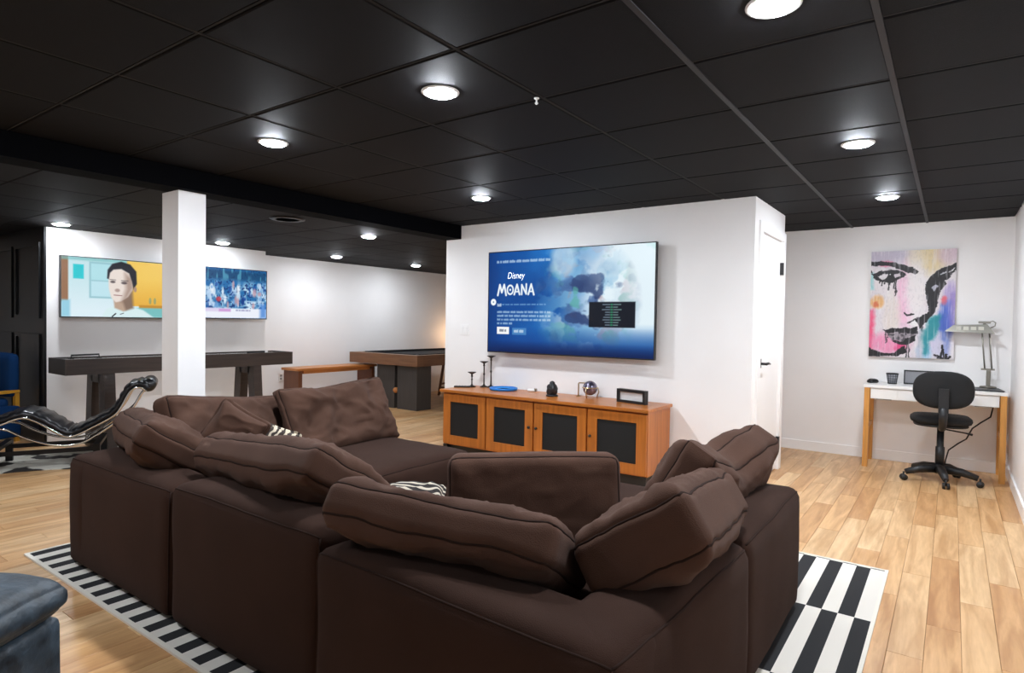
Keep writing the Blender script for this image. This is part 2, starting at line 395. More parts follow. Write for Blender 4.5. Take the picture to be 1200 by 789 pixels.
#@@OBJECTS
# ================================================================ rug
def rug_mat():
    m = bpy.data.materials.new('striped_rug_weave'); m.use_nodes = True; nt = m.node_tree; b = nt.nodes['Principled BSDF']; L = nt.links.new; N = nt.nodes.new
    g = N('ShaderNodeNewGeometry'); mp = N('ShaderNodeMapping'); mp.vector_type = 'TEXTURE'
    mp.inputs['Location'].default_value = (-.326, 3.145, -1); mp.inputs['Scale'].default_value = (.067, .695, 4)
    L(g.outputs['Position'], mp.inputs['Vector'])
    ck = N('ShaderNodeTexChecker'); ck.inputs['Scale'].default_value = 1; L(mp.outputs[0], ck.inputs['Vector'])
    ck.inputs['Color1'].default_value = (*lin((30, 30, 32)), 1); ck.inputs['Color2'].default_value = (*lin((222, 216, 206)), 1)
    L(ck.outputs['Color'], b.inputs['Base Color']); b.inputs['Roughness'].default_value = .95
    n = N('ShaderNodeTexNoise'); n.inputs['Scale'].default_value = 300; bp = N('ShaderNodeBump'); bp.inputs['Strength'].default_value = .3; bp.inputs['Distance'].default_value = .004
    L(g.outputs['Position'], n.inputs['Vector']); L(n.outputs['Fac'], bp.inputs['Height']); L(bp.outputs[0], b.inputs['Normal'])
    return m
rug = tag(B(RUG[0], RUG[1], RUG[2], RUG[3], .0005, .008).build('rug', rug_mat()), 'flat woven rug with black and white stripe blocks under the brown sofa', 'rug')
hem = MB()
hem.box(RUG[0] - .012, RUG[0] + .006, RUG[2] - .012, RUG[3] + .012, .0005, .010).box(RUG[1] - .006, RUG[1] + .010, RUG[2] - .012, RUG[3] + .012, .0005, .010)
hem.box(RUG[0] + .006, RUG[1] - .006, RUG[2] - .012, RUG[2] + .008, .0005, .010).box(RUG[0] + .006, RUG[1] - .006, RUG[3] - .006, RUG[3] + .010, .0005, .010)
hem.build('hem', mat('rug_hem', (226, 220, 208), .95), rug, 'off-white bound edge')
# ================================================================ sofa
def piping(fn, loops, name, parent, r=.004, m=None):
    mb = MB()
    for lp in loops: mb.tube([fn(*q) for q in lp], r, 6, closed=False)
    mb.build(name, m or PIPE, parent)
def wav(n, a0=-1, a1=1): return [a0 + (a1 - a0) * i / n for i in range(n + 1)]
def slab(parent, name, x0, x1, y0, y1, z0, z1, r=.05, bulge=.012, seed=0, m=None, wr=.006, n=(22, 12, 12)):
    cx, cy, cz = (x0 + x1) / 2, (y0 + y1) / 2, (z0 + z1) / 2
    dim = (x1 - x0, y1 - y0, z1 - z0)
    def df(p, a, b, c):
        p = p.copy()
        p.x += bulge * a * abs(a) ** 3 * (1 - b * b) * (1 - c * c); p.y += bulge * b * abs(b) ** 3 * (1 - a * a) * (1 - c * c)
        p.z += 1.6 * bulge * max(0, c) ** 3 * (1 - a ** 4) * (1 - b ** 4)
        q = Vector((p.x + cx, p.y + cy, p.z + cz)); s = Vector((seed * 3.1, seed * 1.7, 0))
        d = mnoise.noise_vector(q * 3.2 + s) * wr + mnoise.noise_vector(q * 9 + s) * wr * .35
        if c < -.9: d.z = 0
        return q + d
    v, f, fn = rounded(dim, r, df, n)
    o = MB().add(v, f, True).build(name, m or BROWN, parent)
    return o, fn
BT = .25
def module(name, label, x0, x1, y0, y1, top, walls, seat=.43, rz=0, seed=0):
    t = thing(name, label, 'sofa module', ((x0 + x1) / 2, (y0 + y1) / 2, .009), rz, 'modules of the brown U-shaped sofa')
    hx, hy = (x1 - x0) / 2, (y1 - y0) / 2
    ix0, ix1, iy0, iy1 = -hx, hx, -hy, hy
    if 'S' in walls:
        o, fn = slab(t, 'backrest', -hx, hx, -hy, -hy + BT, 0, top, seed=seed); iy0 += BT - .01
        piping(fn, [[(a, -1, 1) for a in wav(30)], [(-1, -1, c) for c in wav(12)], [(1, -1, c) for c in wav(12)]], 'piping', o)
    if 'E' in walls:
        o, fn = slab(t, 'backrest', hx - BT, hx, -hy, hy, 0, top - .002, seed=seed + 1, n=(10, 24, 12)); ix1 -= BT - .01
        piping(fn, [[(1, b, 1) for b in wav(30)], [(1, 1, c) for c in wav(12)]], 'piping', o)
    if 'W' in walls:
        o, fn = slab(t, 'backrest', -hx, -hx + BT, -hy, hy, 0, top - .003, seed=seed + 2, n=(10, 24, 12)); ix0 += BT - .01
        piping(fn, [[(-1, b, 1) for b in wav(30)], [(-1, 1, c) for c in wav(12)]], 'piping', o)
    slab(t, 'base', ix0, ix1, iy0, iy1, 0, .25, r=.03, seed=seed + 4, n=(12, 12, 6))
    o, fn = slab(t, 'seat_cushion', ix0 + .004, ix1 - .004, iy0 + .004, iy1 - .004, .235, seat, r=.055, bulge=.02, seed=seed + 5, n=(20, 20, 8))
    piping(fn, [[(a, 1, 1) for a in wav(20)], [(1, b, 1) for b in wav(20)], [(a, -1, 1) for a in wav(20)], [(-1, b, 1) for b in wav(20)]], 'piping', o)
    return t
module('sofa_module', 'brown slipcovered sofa corner module at the left end of the back row', -3.79, -2.70, 1.262, 2.25, .57, 'SW', seed=1)
module('sofa_module', 'middle brown sofa module of the back row, under the broadest slumped pillow', -2.685, -1.675, 1.262, 2.25, .60, 'S', seed=8)
module('sofa_module', 'nearest brown sofa corner module with two back sides, at the bottom of the picture', -1.64, -.545, 1.20, 2.17, .575, 'SE', rz=R(-2.0), seed=15)
module('sofa_module', 'rightmost brown sofa module beside the striped rug and open floor', -1.62, -.555, 2.22, 3.13, .555, 'E', seed=22)
module('sofa_module', 'far left brown sofa module with open seat facing the wooden cabinet', -3.79, -2.62, 2.27, 3.24, .57, 'W', seed=29)

def pillow(name, label, loc, dim, yaw=0, lean=0, roll=0, k=.45, pinch=.03, sag=0, wr=.012, seed=0, m=None, group='loose pillows of the brown sofa', pipe=True, r=.05, bend=0, n=(60, 12, 42), ear=0, pm=None, fold=0):
    m = m or BROWNP
    o = thing(name, label, 'pillow', loc, 0, group)
    o.rotation_euler = (lean, roll, yaw)
    def df(p, a, b, c):
        p = p.copy()
        e = max(0, (1 - abs(a) ** 3.5)) * max(0, (1 - abs(c) ** 3.5)); pr = e ** .45
        p.y *= k + (1 - k) * pr
        p.x *= 1 - pinch * (1 - c * c); p.z *= 1 - pinch * 1.6 * (1 - a * a)
        p.z -= sag * math.exp(-(a / .38) ** 2) * (max(0, (c + 1) / 2)) ** 1.2
        p.z += ear * abs(a) ** 5 * max(0, c) ** 2
        p.y += bend * a * a
        s = Vector((seed * 2.3, seed * .7, seed * 1.1)); q = p * 4.2 + s
        p.y += (mnoise.noise(q) * wr * 1.7 + mnoise.noise(q * 2.3) * wr * .9) * (.35 + .65 * pr) * (1 if b > 0 else -1)
        # pulled creases running in from the corners
        cr = math.sin(9 * (a + .6 * c) + 3 * mnoise.noise(q * .6)) * math.exp(-((abs(a) - .75) / .3) ** 2)
        p.y += cr * wr * .55 * (1 if b > 0 else -1)
        p += mnoise.noise_vector(q * .8) * wr * .8
        rg = 1 - abs(mnoise.noise(Vector((q.x * 2.2, q.y, q.z * 3.4)) + s))   # ridged folds
        p.y += rg ** 6 * wr * .8 * (1 if b > 0 else -1) * (.3 + .7 * pr)
        p.y += mnoise.noise(q * 5.5) * wr * .22 * (1 if b > 0 else -1)
        if fold:
            p.z += fold * math.sin(5 * a + seed) * (c + 1) / 2
        return p
    v, f, fn = rounded(dim, min(r, min(dim) / 2 - .002), df, n)
    body = MB().add(v, f, True).build('cover', m, o)
    if pipe:
        for s in (-1, 1):
            lp = [(a, s, 1) for a in wav(26)] + [(1, s, c) for c in wav(16, 1, -1)] + [(a, s, -1) for a in wav(26, 1, -1)] + [(-1, s, c) for c in wav(16)]
            MB().tube([fn(*q) for q in lp], .0045, 6, closed=True).build('piping', pm or PIPE, o)
    return o
def placed(o, *a): return o
pillow('sofa_pillow', 'brown back pillow slumped over the leftmost module, one end in deep shade', (-3.36, 1.557, .650), (.89, .235, .425), R(-16), R(56), R(-3), seed=1, k=.4, pinch=.05)
pillow('sofa_pillow', 'broad brown back pillow sagging over the middle back module', (-2.31, 1.575, .650), (1.03, .225, .43), R(-6), R(54), R(-5), seed=2, k=.5, sag=.0)
pillow('sofa_pillow', 'longest brown back pillow with a clear seam, nearest to the camera', (-1.275, 1.488, .629), (.80, .19, .42), R(11), R(57), R(2), seed=3, k=.62, pinch=.0)
pillow('sofa_pillow', 'plump brown pillow over the corner, end-on, lower right of the picture', (-.725, 1.91, .665), (.81, .25, .39), R(98), R(58), R(8), seed=4, k=.62, pinch=.02)
pillow('sofa_pillow', 'brown pillow with two raised ears and a dented top, beside the door', (-.849, 2.70, .625), (.90, .28, .445), R(88), R(30), R(3), seed=5, k=.5, sag=.08, ear=.03)
pillow('sofa_pillow', 'upright boxy brown cushion standing diagonally in the sofa corner, shaded side to the camera', (-1.338, 2.032, .588), (.684, .174, .417), R(36.5), R(-7.3), R(-1), seed=6, k=.8, pinch=0, wr=.006)
pillow('sofa_pillow', 'low brown pillow along the left side of the sofa, before the white column', (-3.471, 1.993, .635), (.979, .192, .451), R(-70), R(21.8), R(-6), seed=7, k=.5)
pillow('sofa_pillow', 'large crumpled brown pillow on the far left seat, before the pool table', (-3.436, 2.769, .645), (.957, .198, .494), R(-85.9), R(24.8), R(1), seed=8, k=.35, pinch=.05, wr=.022)
pillow('sofa_pillow', 'small brown cushion with one corner pointing up, among the left pillows', (-3.02, 1.74, .715), (.29, .15, .30), R(40), R(-10), R(32), seed=9, k=.25, pinch=.08, pipe=False)
PAT = bpy.data.materials.new('scribble_cloth'); PAT.use_nodes = True
def _pat():
    nt = PAT.node_tree; b = nt.nodes['Principled BSDF']; L = nt.links.new; N = nt.nodes.new
    tc = N('ShaderNodeTexCoord'); wv = N('ShaderNodeTexWave'); wv.inputs['Scale'].default_value = 9; wv.inputs['Distortion'].default_value = 9; wv.inputs['Detail'].default_value = 2; wv.inputs['Detail Scale'].default_value = 1.5
    L(tc.outputs['Object'], wv.inputs['Vector']); rp = N('ShaderNodeValToRGB'); rp.color_ramp.elements[0].position = .45; rp.color_ramp.elements[1].position = .6
    rp.color_ramp.elements[0].color = (*lin((52, 42, 36)), 1); rp.color_ramp.elements[1].color = (*lin((196, 182, 160)), 1)
    L(wv.outputs['Fac'], rp.inputs[0]); L(rp.outputs[0], b.inputs['Base Color']); b.inputs['Roughness'].default_value = .9
_pat()
pillow('throw_pillow', 'small patterned throw pillow in beige and dark scribbles behind the brown cushion', (-3.05, 1.96, .60), (.30, .12, .30), R(35), R(-25), R(20), seed=10, k=.25, pinch=.06, pipe=False, m=PAT, group='patterned throw pillows')
STR = bpy.data.materials.new('striped_cloth'); STR.use_nodes = True
def _str():
    nt = STR.node_tree; b = nt.nodes['Principled BSDF']; L = nt.links.new; N = nt.nodes.new
    tc = N('ShaderNodeTexCoord'); wv = N('ShaderNodeTexWave'); wv.bands_direction = 'Z'; wv.inputs['Scale'].default_value = 9
    L(tc.outputs['Object'], wv.inputs['Vector']); rp = N('ShaderNodeValToRGB'); rp.color_ramp.elements[0].position = .66; rp.color_ramp.elements[1].position = .72
    rp.color_ramp.elements[0].color = (*lin((36, 30, 28)), 1); rp.color_ramp.elements[1].color = (*lin((190, 178, 160)), 1)
    L(wv.outputs['Fac'], rp.inputs[0]); L(rp.outputs[0], b.inputs['Base Color']); b.inputs['Roughness'].default_value = .9
_str()
pillow('throw_pillow', 'dark and cream striped throw pillow lying flat on the middle seat', (-2.03, 2.06, .475), (.30, .09, .30), R(38), R(-78), 0, seed=11, k=.3, pinch=.05, pipe=False, m=STR, group='patterned throw pillows')

# ================================================================ footstool at the lower left
BLUE = mat('worn_blue_leather', (14, 18, 24), .5, var=.5, vscale=13, bump=.8, bscale=22, col2=(66, 80, 92), detail=8)
ft = thing('footstool', 'worn blue-grey leather footstool with plump top, cut off at the lower left', 'footstool', (-2.10, .70, 0), R(30.8))
slab(ft, 'base', -.72, -.003, -.80, -.01, .03, .44, r=.025, bulge=.006, seed=40, m=BLUE, wr=.004)
def cush():
    v, f, fn = rounded((.80, .90, .15), .06, lambda p, a, b, c: Vector((p.x - .385, p.y - .435, p.z * (.55 + .45 * ((1 - a ** 4) * (1 - b ** 4)) ** .4) + .50)) + mnoise.noise_vector(p * 7) * .012, (24, 24, 8))
    MB().add(v, f, True).build('top_cushion', BLUE, ft)
cush()
for sx, sy in ((-.66, -.74), (-.09, -.74), (-.66, -.08), (-.09, -.08)): B(sx - .03, sx + .03, sy - .03, sy + .03, 0, .035).build('foot', ESP, ft)

# ================================================================ television cabinet
CT = .645; cx0, cx1, cy0, cy1 = -4.09, -1.935, 4.54, 5.03
cr = thing('tv_cabinet', 'long honey oak media cabinet with four black cloth doors under the television', 'cabinet', ((cx0 + cx1) / 2, cy0, 0))
W2 = (cx1 - cx0) / 2; D = cy1 - cy0
B(-W2 - .02, W2 + .02, -.025, D, CT - .028, CT, bev=.005).build('top', OAK, cr)
body = MB(); body.box(-W2, W2, .022, D - .005, .10, CT - .029); body.build('carcass', OAKV, cr)
B(-W2 + .04, W2 - .04, .05, D - .03, .012, .10).build('plinth', PLASTIC, cr)
for sx in (-W2 + .03, W2 - .03):
    for sy in (.03, D - .04): B(sx - .025, sx + .025, sy - .02, sy + .02, 0, .10).build('foot', PLASTIC, cr)
dw = 2 * W2 / 4
for k in range(4):
    a = -W2 + k * dw + .012; b = a + dw - .016; z0, z1 = .112, CT - .045; st = .085
    fr = MB(); fr.box(a, a + st, 0, .022, z0, z1).box(b - st, b, 0, .022, z0, z1).box(a + st, b - st, 0, .022, z0, z0 + st).box(a + st, b - st, 0, .022, z1 - st * .85, z1)
    dr = fr.build('door', OAKV, cr)
    B(a + st, b - st, .010, .02, z0 + st, z1 - st * .85).build('cloth_panel', CLOTHB, dr, 'black cloth door panel')
    kx = {1: b - .03, 2: a + .03, 3: a + .03}.get(k)
    if kx is not None: 
        mb = MB(); mb.tube([(kx, 0, .38), (kx, -.012, .38), (kx, -.016, .38), (kx, -.026, .38)], [.006, .006, .013, .011], 12); mb.build('knob', PLASTIC, dr)
# things on the cabinet
def on_cab(x, y): return (x, y, CT)
rm = thing('remote_control', 'slim black remote control lying at the left end of the cabinet', 'remote', on_cab(-4.04, 4.78), R(35))
B(-.085, .085, -.022, .022, 0, .016, bev=.005).build('case', PLASTIC, rm)
for k in range(5): MB().lathe([(.006, .016), (.006, .018), (.004, .0185)], c=(-.06 + .03 * k, 0, 0), n=10).build('button', BRONZE, rm)
def candle(x, y, h, label):
    t = thing('candle_holder', label, 'candle holder', on_cab(x, y), 0, 'dark candle holders on the cabinet')
    MB().lathe([(.042, 0), (.044, .006), (.030, .012), (.012, .020), (.008, .03)], n=20).build('base', BRONZE, t)
    MB().lathe([(.007, .025), (.006, h * .45), (.011, h * .5), (.006, h * .55), (.007, h - .05), (.013, h - .045), (.008, h - .035), (.012, h - .02)], n=14).build('stem', BRONZE, t)
    MB().lathe([(.012, h - .022), (.030, h - .012), (.044, h - .004), (.045, h), (.040, h), (.015, h - .006)], n=20).build('dish', BRONZE, t)
candle(-3.99, 4.87, .155, 'shortest of three dark candle holders on the cabinet')
candle(-3.90, 4.955, .265, 'middle-height candle holder between the short and the tall one')
candle(-3.825, 4.975, .325, 'tallest dark candle holder, just below the television corner')
BL = mat('blue_plastic', (24, 120, 205), .35)
fb = thing('blue_tray', 'round bright blue shallow tray on the cabinet near the candle holders', 'tray', on_cab(-3.585, 4.87))
MB().lathe([(.125, 0), (.138, .006), (.140, .022), (.134, .026), (.128, .024), (.124, .014), (.06, .012), (.002, .012)], n=40).build('dish', BL, fb)
MB().lathe([(.075, .0122), (.075, .015), (.070, .0155), (.066, .0122)], n=36).build('raised_ring', mat('blue_plastic_light', (70, 150, 220), .35), fb)
wc = thing('white_puck', 'small white puck on the cabinet behind the blue tray', 'gadget', on_cab(-3.32, 4.97))
MB().lathe([(.036, 0), (.042, .004), (.042, .016), (.036, .022), (.01, .024)], n=24).build('case', WHITE, wc)
B(.035, .06, -.008, .008, .004, .03).build('clip', NICKEL, wc)
bd = thing('dark_bust', 'small black carved head figurine in the middle of the cabinet', 'figurine', on_cab(-2.96, 4.77))
DK = mat('dark_stone', (26, 26, 30), .4, var=.3, vscale=60, bump=.8, bscale=60)
def bust():
    v, f, fn = rounded((.098, .085, .13), .04, lambda p, a, b, c: Vector((p.x * (1 - .45 * max(0, c) ** 2.5), p.y * (1 - .4 * max(0, c) ** 2.5), p.z + .065)) + mnoise.noise_vector(p * 40) * .008, (14, 12, 16))
    MB().add(v, f, True).build('body', DK, bd)
    MB().lathe([(.024, .112), (.026, .122), (.018, .134), (.004, .14)], n=14).build('crown', DK, bd)
    MB().lathe([(.054, 0), (.056, .012), (.05, .016)], n=18).build('base', DK, bd)
bust()
gl = thing('globe_ornament', 'dark mirrored globe held in a brass and silver stand on the cabinet', 'ornament', on_cab(-2.685, 4.93))
BR = mat('pale_brass', (200, 180, 140), .28, metal=1)
GB = mat('smoky_mirror', (40, 42, 62), .12, metal=.7, var=.9, vscale=22, col2=(170, 160, 180))
sp = [(.066 * math.sin(math.pi * i / 14) + .0005, -.066 * math.cos(math.pi * i / 14)) for i in range(15)]
MB().lathe(sp, c=(.03, 0, .085), n=26).build('globe', GB, gl)
MB().lathe([(.069, -.004), (.073, -.004), (.073, .004), (.069, .004)], c=(.03, 0, .09), n=28).build('meridian_ring', BR, gl)
for k in range(3):
    t = 2 * math.pi * k / 3 + .5
    MB().tube([(.03 + .071 * math.cos(t), .071 * math.sin(t), .09), (.03 + .078 * math.cos(t), .078 * math.sin(t), .05), (.03 + .06 * math.cos(t), .06 * math.sin(t), .0)], .005, 8).build('stand_leg', BR, gl)
MB().tube([(-.09, 0, 0), (-.09, 0, .118), (-.085, 0, .126), (-.03, 0, .128), (.0, 0, .128)], .006, 8).build('side_arm', BR, gl)
MB().tube([(-.09, -.03, .004), (-.09, .03, .004)], .006, 8).build('side_foot', BR, gl)
pf = thing('photo_frame', 'thick black standing photo frame with white print at the right end of the cabinet', 'photo frame', on_cab(-2.20, 4.80), R(-12))
fm = MB(); fw, fh, fd, ft_ = .29, .115, .05, .022
fm.box(-fw / 2, fw / 2, 0, fd, 0, ft_).box(-fw / 2, fw / 2, 0, fd, fh - ft_, fh).box(-fw / 2, -fw / 2 + ft_, 0, fd, ft_, fh - ft_).box(fw / 2 - ft_, fw / 2, 0, fd, ft_, fh - ft_)
fm.build('frame', PLASTIC, pf)
B(-fw / 2 + ft_, fw / 2 - ft_, .02, .03, ft_, fh - ft_).build('print', mat('white_print', (222, 222, 222), .35), pf)

# ================================================================ flat pictures: painted in numpy onto a grid of coloured faces
class Cv:
    def __init__(s, w, h, col, asp):
        s.w, s.h = w, h; s.a = np.ones((h, w, 3)) * np.array(col, float); s.asp = asp
        s.u, s.v = np.meshgrid((np.arange(w) + .5) / w, (np.arange(h) + .5) / h)
    def put(s, mask, col, al=1):
        k = np.clip(mask * al, 0, 1)[..., None]; s.a = s.a * (1 - k) + np.array(col, float) * k; return s
    def rect(s, u0, v0, u1, v1, col, al=1, soft=.004):
        d = np.minimum(np.minimum(s.u - u0, u1 - s.u) * s.asp, np.minimum(s.v - v0, v1 - s.v)); return s.put(np.clip(d / soft + .5, 0, 1), col, al)
    def ell(s, cu, cv, ru, rv, col, al=1, soft=.15):
        d = np.sqrt(((s.u - cu) / ru) ** 2 + ((s.v - cv) / rv) ** 2); return s.put(np.clip((1 - d) / soft + .5, 0, 1), col, al)
    def poly(s, pts, col, al=1, soft=.006):
        ins = np.zeros(s.u.shape, bool); dist = np.full(s.u.shape, 9.); n = len(pts)
        for i in range(n):
            x0, y0 = pts[i]; x1, y1 = pts[(i + 1) % n]
            c = (y0 > s.v) != (y1 > s.v)
            if y1 != y0: ins ^= c & (s.u < (x1 - x0) * (s.v - y0) / (y1 - y0) + x0)
            dist = np.minimum(dist, s.seg(x0, y0, x1, y1))
        return s.put(np.clip(np.where(ins, dist, -dist) / soft + .5, 0, 1), col, al)
    def seg(s, x0, y0, x1, y1):
        ax, ay, bx_, by = x0 * s.asp, y0, x1 * s.asp, y1; px_, py = s.u * s.asp, s.v
        dx, dy = bx_ - ax, by - ay; t = np.clip(((px_ - ax) * dx + (py - ay) * dy) / max(dx * dx + dy * dy, 1e-9), 0, 1)
        return np.hypot(px_ - ax - t * dx, py - ay - t * dy)
    def line(s, pts, wd, col, al=1, soft=.005):
        d = np.full(s.u.shape, 9.)
        for (a, b), (c, e) in zip(pts[:-1], pts[1:]): d = np.minimum(d, s.seg(a, b, c, e))
        return s.put(np.clip((wd / 2 - d) / soft + .5, 0, 1), col, al)
    def noise(s, nu, nv, seed):
        g = np.random.RandomState(seed).rand(nv + 2, nu + 2); x = s.u * nu; y = s.v * nv; i = x.astype(int); j = y.astype(int); fx, fy = x - i, y - j
        fx = fx * fx * (3 - 2 * fx); fy = fy * fy * (3 - 2 * fy)
        return (g[j, i] * (1 - fx) + g[j, i + 1] * fx) * (1 - fy) + (g[j + 1, i] * (1 - fx) + g[j + 1, i + 1] * fx) * fy
    def mesh(s, name, W, Hh, m):
        w, h = s.w, s.h
        X = -W / 2 + s.u * W; Z = Hh / 2 - s.v * Hh
        X[:, 0] = -W / 2; X[:, -1] = W / 2; Z[0] = Hh / 2; Z[-1] = -Hh / 2
        co = np.stack([X, np.zeros_like(X), Z], -1).reshape(-1, 3)
        idx = np.arange(w * h).reshape(h, w)
        q = np.stack([idx[1:, :-1], idx[1:, 1:], idx[:-1, 1:], idx[:-1, :-1]], -1).reshape(-1, 4)
        me = bpy.data.meshes.new(name); me.from_pydata(co.tolist(), [], q.tolist()); me.update()
        c = np.clip(s.a / 255, 0, 1); c = np.where(c <= .04045, c / 12.92, ((c + .055) / 1.055) ** 2.4).reshape(-1, 3)
        at = me.color_attributes.new('Col', 'FLOAT_COLOR', 'POINT'); at.data.foreach_set('color', np.concatenate([c, np.ones((len(c), 1))], 1).astype(np.float32).ravel())
        me.materials.append(m); return me
def put_mesh(name, me, parent, loc=(0, 0, 0), label=None):
    o = bpy.data.objects.new(name, me); C.objects.link(o); o.parent = parent; o.location = loc
    if label: o['label'] = label
    return o
def text(parent, name, s, x, y, z, size, m, width=None, shear=0, offset=0):
    cu = bpy.data.curves.new(name, 'FONT'); cu.body = s; cu.size = size; cu.shear = shear; cu.offset = offset; cu.align_x = 'CENTER'
    tmp = bpy.data.objects.new(name, cu); C.objects.link(tmp); bpy.context.view_layer.update()
    me = bpy.data.meshes.new_from_object(tmp.evaluated_get(bpy.context.evaluated_depsgraph_get())); bpy.data.objects.remove(tmp)
    if width:
        xs = [v.co.x for v in me.vertices]; k = width / (max(xs) - min(xs))
        for v in me.vertices: v.co.x *= k
    me.materials.clear(); me.materials.append(m)
    o = bpy.data.objects.new(name, me); C.objects.link(o); o.parent = parent; o.location = (x, y, z); o.rotation_euler = (R(90), 0, 0)
    return o
SCREEN = vcol_mat('lit_screen', emit=1.0); ART = vcol_mat('acrylic_paint', rough=.55)
def words(cv, u0, u1, v, h, col, al, seed):
    rr = random.Random(seed); u = u0
    while u < u1 - .006:
        for _ in range(rr.randint(2, 8)):
            if u > u1 - .004: break
            t_ = rr.uniform(-.22, .12) * h; cv.rect(u, v - h / 2 - t_, u + .0042, v + h / 2, col, al, .010); u += .0058
        u += .006
def television(label, W, Hh, loc, rz, cv, gap):
    t = thing('television', label, 'television', loc, rz)
    put_mesh('screen', cv.mesh('screen', W - .016, Hh - .020, SCREEN), t, (0, -.0265, .001))
    B(-W / 2, W / 2, -.026, .012, -Hh / 2, Hh / 2, bev=.003).build('housing', PLASTIC, t)
    bz = MB(); e = .008
    bz.box(-W / 2, W / 2, -.029, -.026, Hh / 2 - e, Hh / 2).box(-W / 2, W / 2, -.029, -.026, -Hh / 2, -Hh / 2 + .011).box(-W / 2, -W / 2 + e, -.029, -.026, -Hh / 2 + .011, Hh / 2 - e).box(W / 2 - e, W / 2, -.029, -.026, -Hh / 2 + .011, Hh / 2 - e)
    bz.build('bezel', PLASTIC, t)
    B(-W * .3, W * .3, .012, .035, -Hh * .42, Hh * .2).build('rear_cover', PLASTIC, t)
    B(-.2, .2, .035, gap, -.18, .12).build('wall_mount', PLASTIC, t)
    return t
# main screen: streaming page, blue sea and white spray on the right
cv = Cv(420, 236, (14, 70, 146), 1.78)
def fbm(nu, nv, seed): return sum(cv.noise(int(nu * 1.9 ** k), int(nv * 1.9 ** k), seed + k) * .5 ** k for k in range(5)) / 1.94
q1, q2, q3 = fbm(3, 2, 1), fbm(5, 3, 11), fbm(8, 5, 21)
cv.put(np.clip((cv.u - .02) / .38, 0, 1) * np.clip((q1 - .25) * 2.2, 0, 1), (40, 128, 208))
cv.put(np.clip((cv.u - .42) / .24 + (q1 - .5) * 1.6, 0, 1) * np.clip((.98 - cv.v) / .28, 0, 1), (226, 241, 248))
cv.put(np.clip((q2 - .52) * 5, 0, 1) * np.clip((cv.u - .36) / .12, 0, 1) * np.clip((.86 - cv.u) / .1, 0, 1) * np.clip((.95 - cv.v) / .2, 0, 1), (112, 172, 216), .8)
cv.put(np.clip((q3 - .58) * 6, 0, 1) * np.clip((cv.u - .42) / .10, 0, 1) * np.clip((.82 - cv.u) / .1, 0, 1) * np.clip((cv.v - .1) / .2, 0, 1) * np.clip((.9 - cv.v) / .2, 0, 1), (70, 104, 150), .8)
cv.put(np.clip((fbm(6, 4, 31) - .56) * 6, 0, 1) * np.clip((cv.u - .74) / .1, 0, 1) * np.clip((.85 - cv.v) / .2, 0, 1), (150, 216, 206), .6)
for sd_, thr, col_, al_ in ((41, .50, (120, 176, 214), .85), (51, .54, (64, 96, 150), .85), (61, .57, (168, 140, 150), .7), (71, .55, (206, 224, 236), .8), (81, .60, (36, 56, 104), .85), (91, .58, (90, 170, 160), .7)):
    cv.put(np.clip((fbm(9, 6, sd_) - thr) * 14, 0, 1) * np.clip(1.35 - np.hypot((cv.u - .62) / .24, (cv.v - .52) / .48), 0, 1), col_, al_)
cv.ell(.49, .10, .075, .17, (206, 230, 242), .6, .5)
cv.put(np.clip((cv.v - .74) / .26, 0, 1) ** .9, (10, 60, 136), .9)
cv.put(np.clip((cv.v - .88) / .12, 0, 1), (6, 22, 66), .85)
cv.put(np.clip((.1 - cv.u) / .1, 0, 1), (8, 46, 106), .5)
WT = (240, 246, 250); LW = .018
def stroke(pts, w_=LW): cv.line(pts, w_, WT, 1, .006)
y0_, y1_ = .325, .425
stroke([(.064, y1_ + .006), (.078, y0_), (.092, y1_ - .022), (.108, y0_), (.122, y1_ + .006)], .021)
for k in range(20):
    t0_, t1_ = 2 * math.pi * k / 20, 2 * math.pi * (k + 1) / 20
    stroke([(.150 + .020 * math.cos(t0_), .378 + .044 * math.sin(t0_)), (.150 + .020 * math.cos(t1_), .378 + .044 * math.sin(t1_))], .016)
cv.ell(.150, .378, .006, .012, WT, 1, .5)
stroke([(.178, y1_), (.196, y0_ + .002), (.214, y1_)], .020); stroke([(.186, .398), (.206, .398)], .014)
stroke([(.228, y1_), (.228, y0_ + .006), (.258, y1_ - .004), (.258, y0_)], .019)
stroke([(.272, y1_), (.290, y0_ + .002), (.308, y1_ + .004)], .020); stroke([(.280, .398), (.301, .398)], .014)
words(cv, .055, .42, .095, .022, (220, 235, 248), .9, 1)
cv.ell(.034, .50, .019, .034, (240, 246, 250)); cv.rect(.03, .493, .038, .507, (90, 120, 150))
words(cv, .062, .09, .53, .026, (240, 246, 250), 1, 2); words(cv, .095, .39, .525, .010, (170, 205, 235), .7, 3)
for k, e in enumerate((.42, .42, .42, .17)): words(cv, .062, e, .60 + .038 * k, .017, (215, 232, 246), .85, 5 + k)
cv.rect(.062, .75, .146, .822, (244, 246, 248)); words(cv, .08, .13, .786, .02, (60, 70, 90), .9, 11)
cv.rect(.168, .757, .262, .825, (70, 130, 190)); words(cv, .18, .25, .79, .024, (235, 243, 250), .9, 12)
cv.rect(.648, .505, .902, .735, (12, 18, 30), 1, .008)
for k in range(9):
    uu = .775 + .0 * k; L_ = random.Random(k).uniform(.03, .055); cv.rect(uu - L_, .525 + k * .023, uu - .008, .533 + k * .023, (150, 170, 185), .8, .006); cv.rect(uu + .008, .525 + k * .023, uu + L_, .533 + k * .023, (150, 185, 180), .8, .006)
    cv.rect(uu - .006, .522 + k * .023, uu + .006, .536 + k * .023, (70, 190, 130), .7, .006)
tv = television('huge wall-mounted television showing a blue streaming page above the oak cabinet', 1.80, 1.013, (-2.955, 4.975, 1.515), 0, cv, .085)
GLOW = mat('screen_white_lettering', (236, 244, 250), .5, emit=1.0)
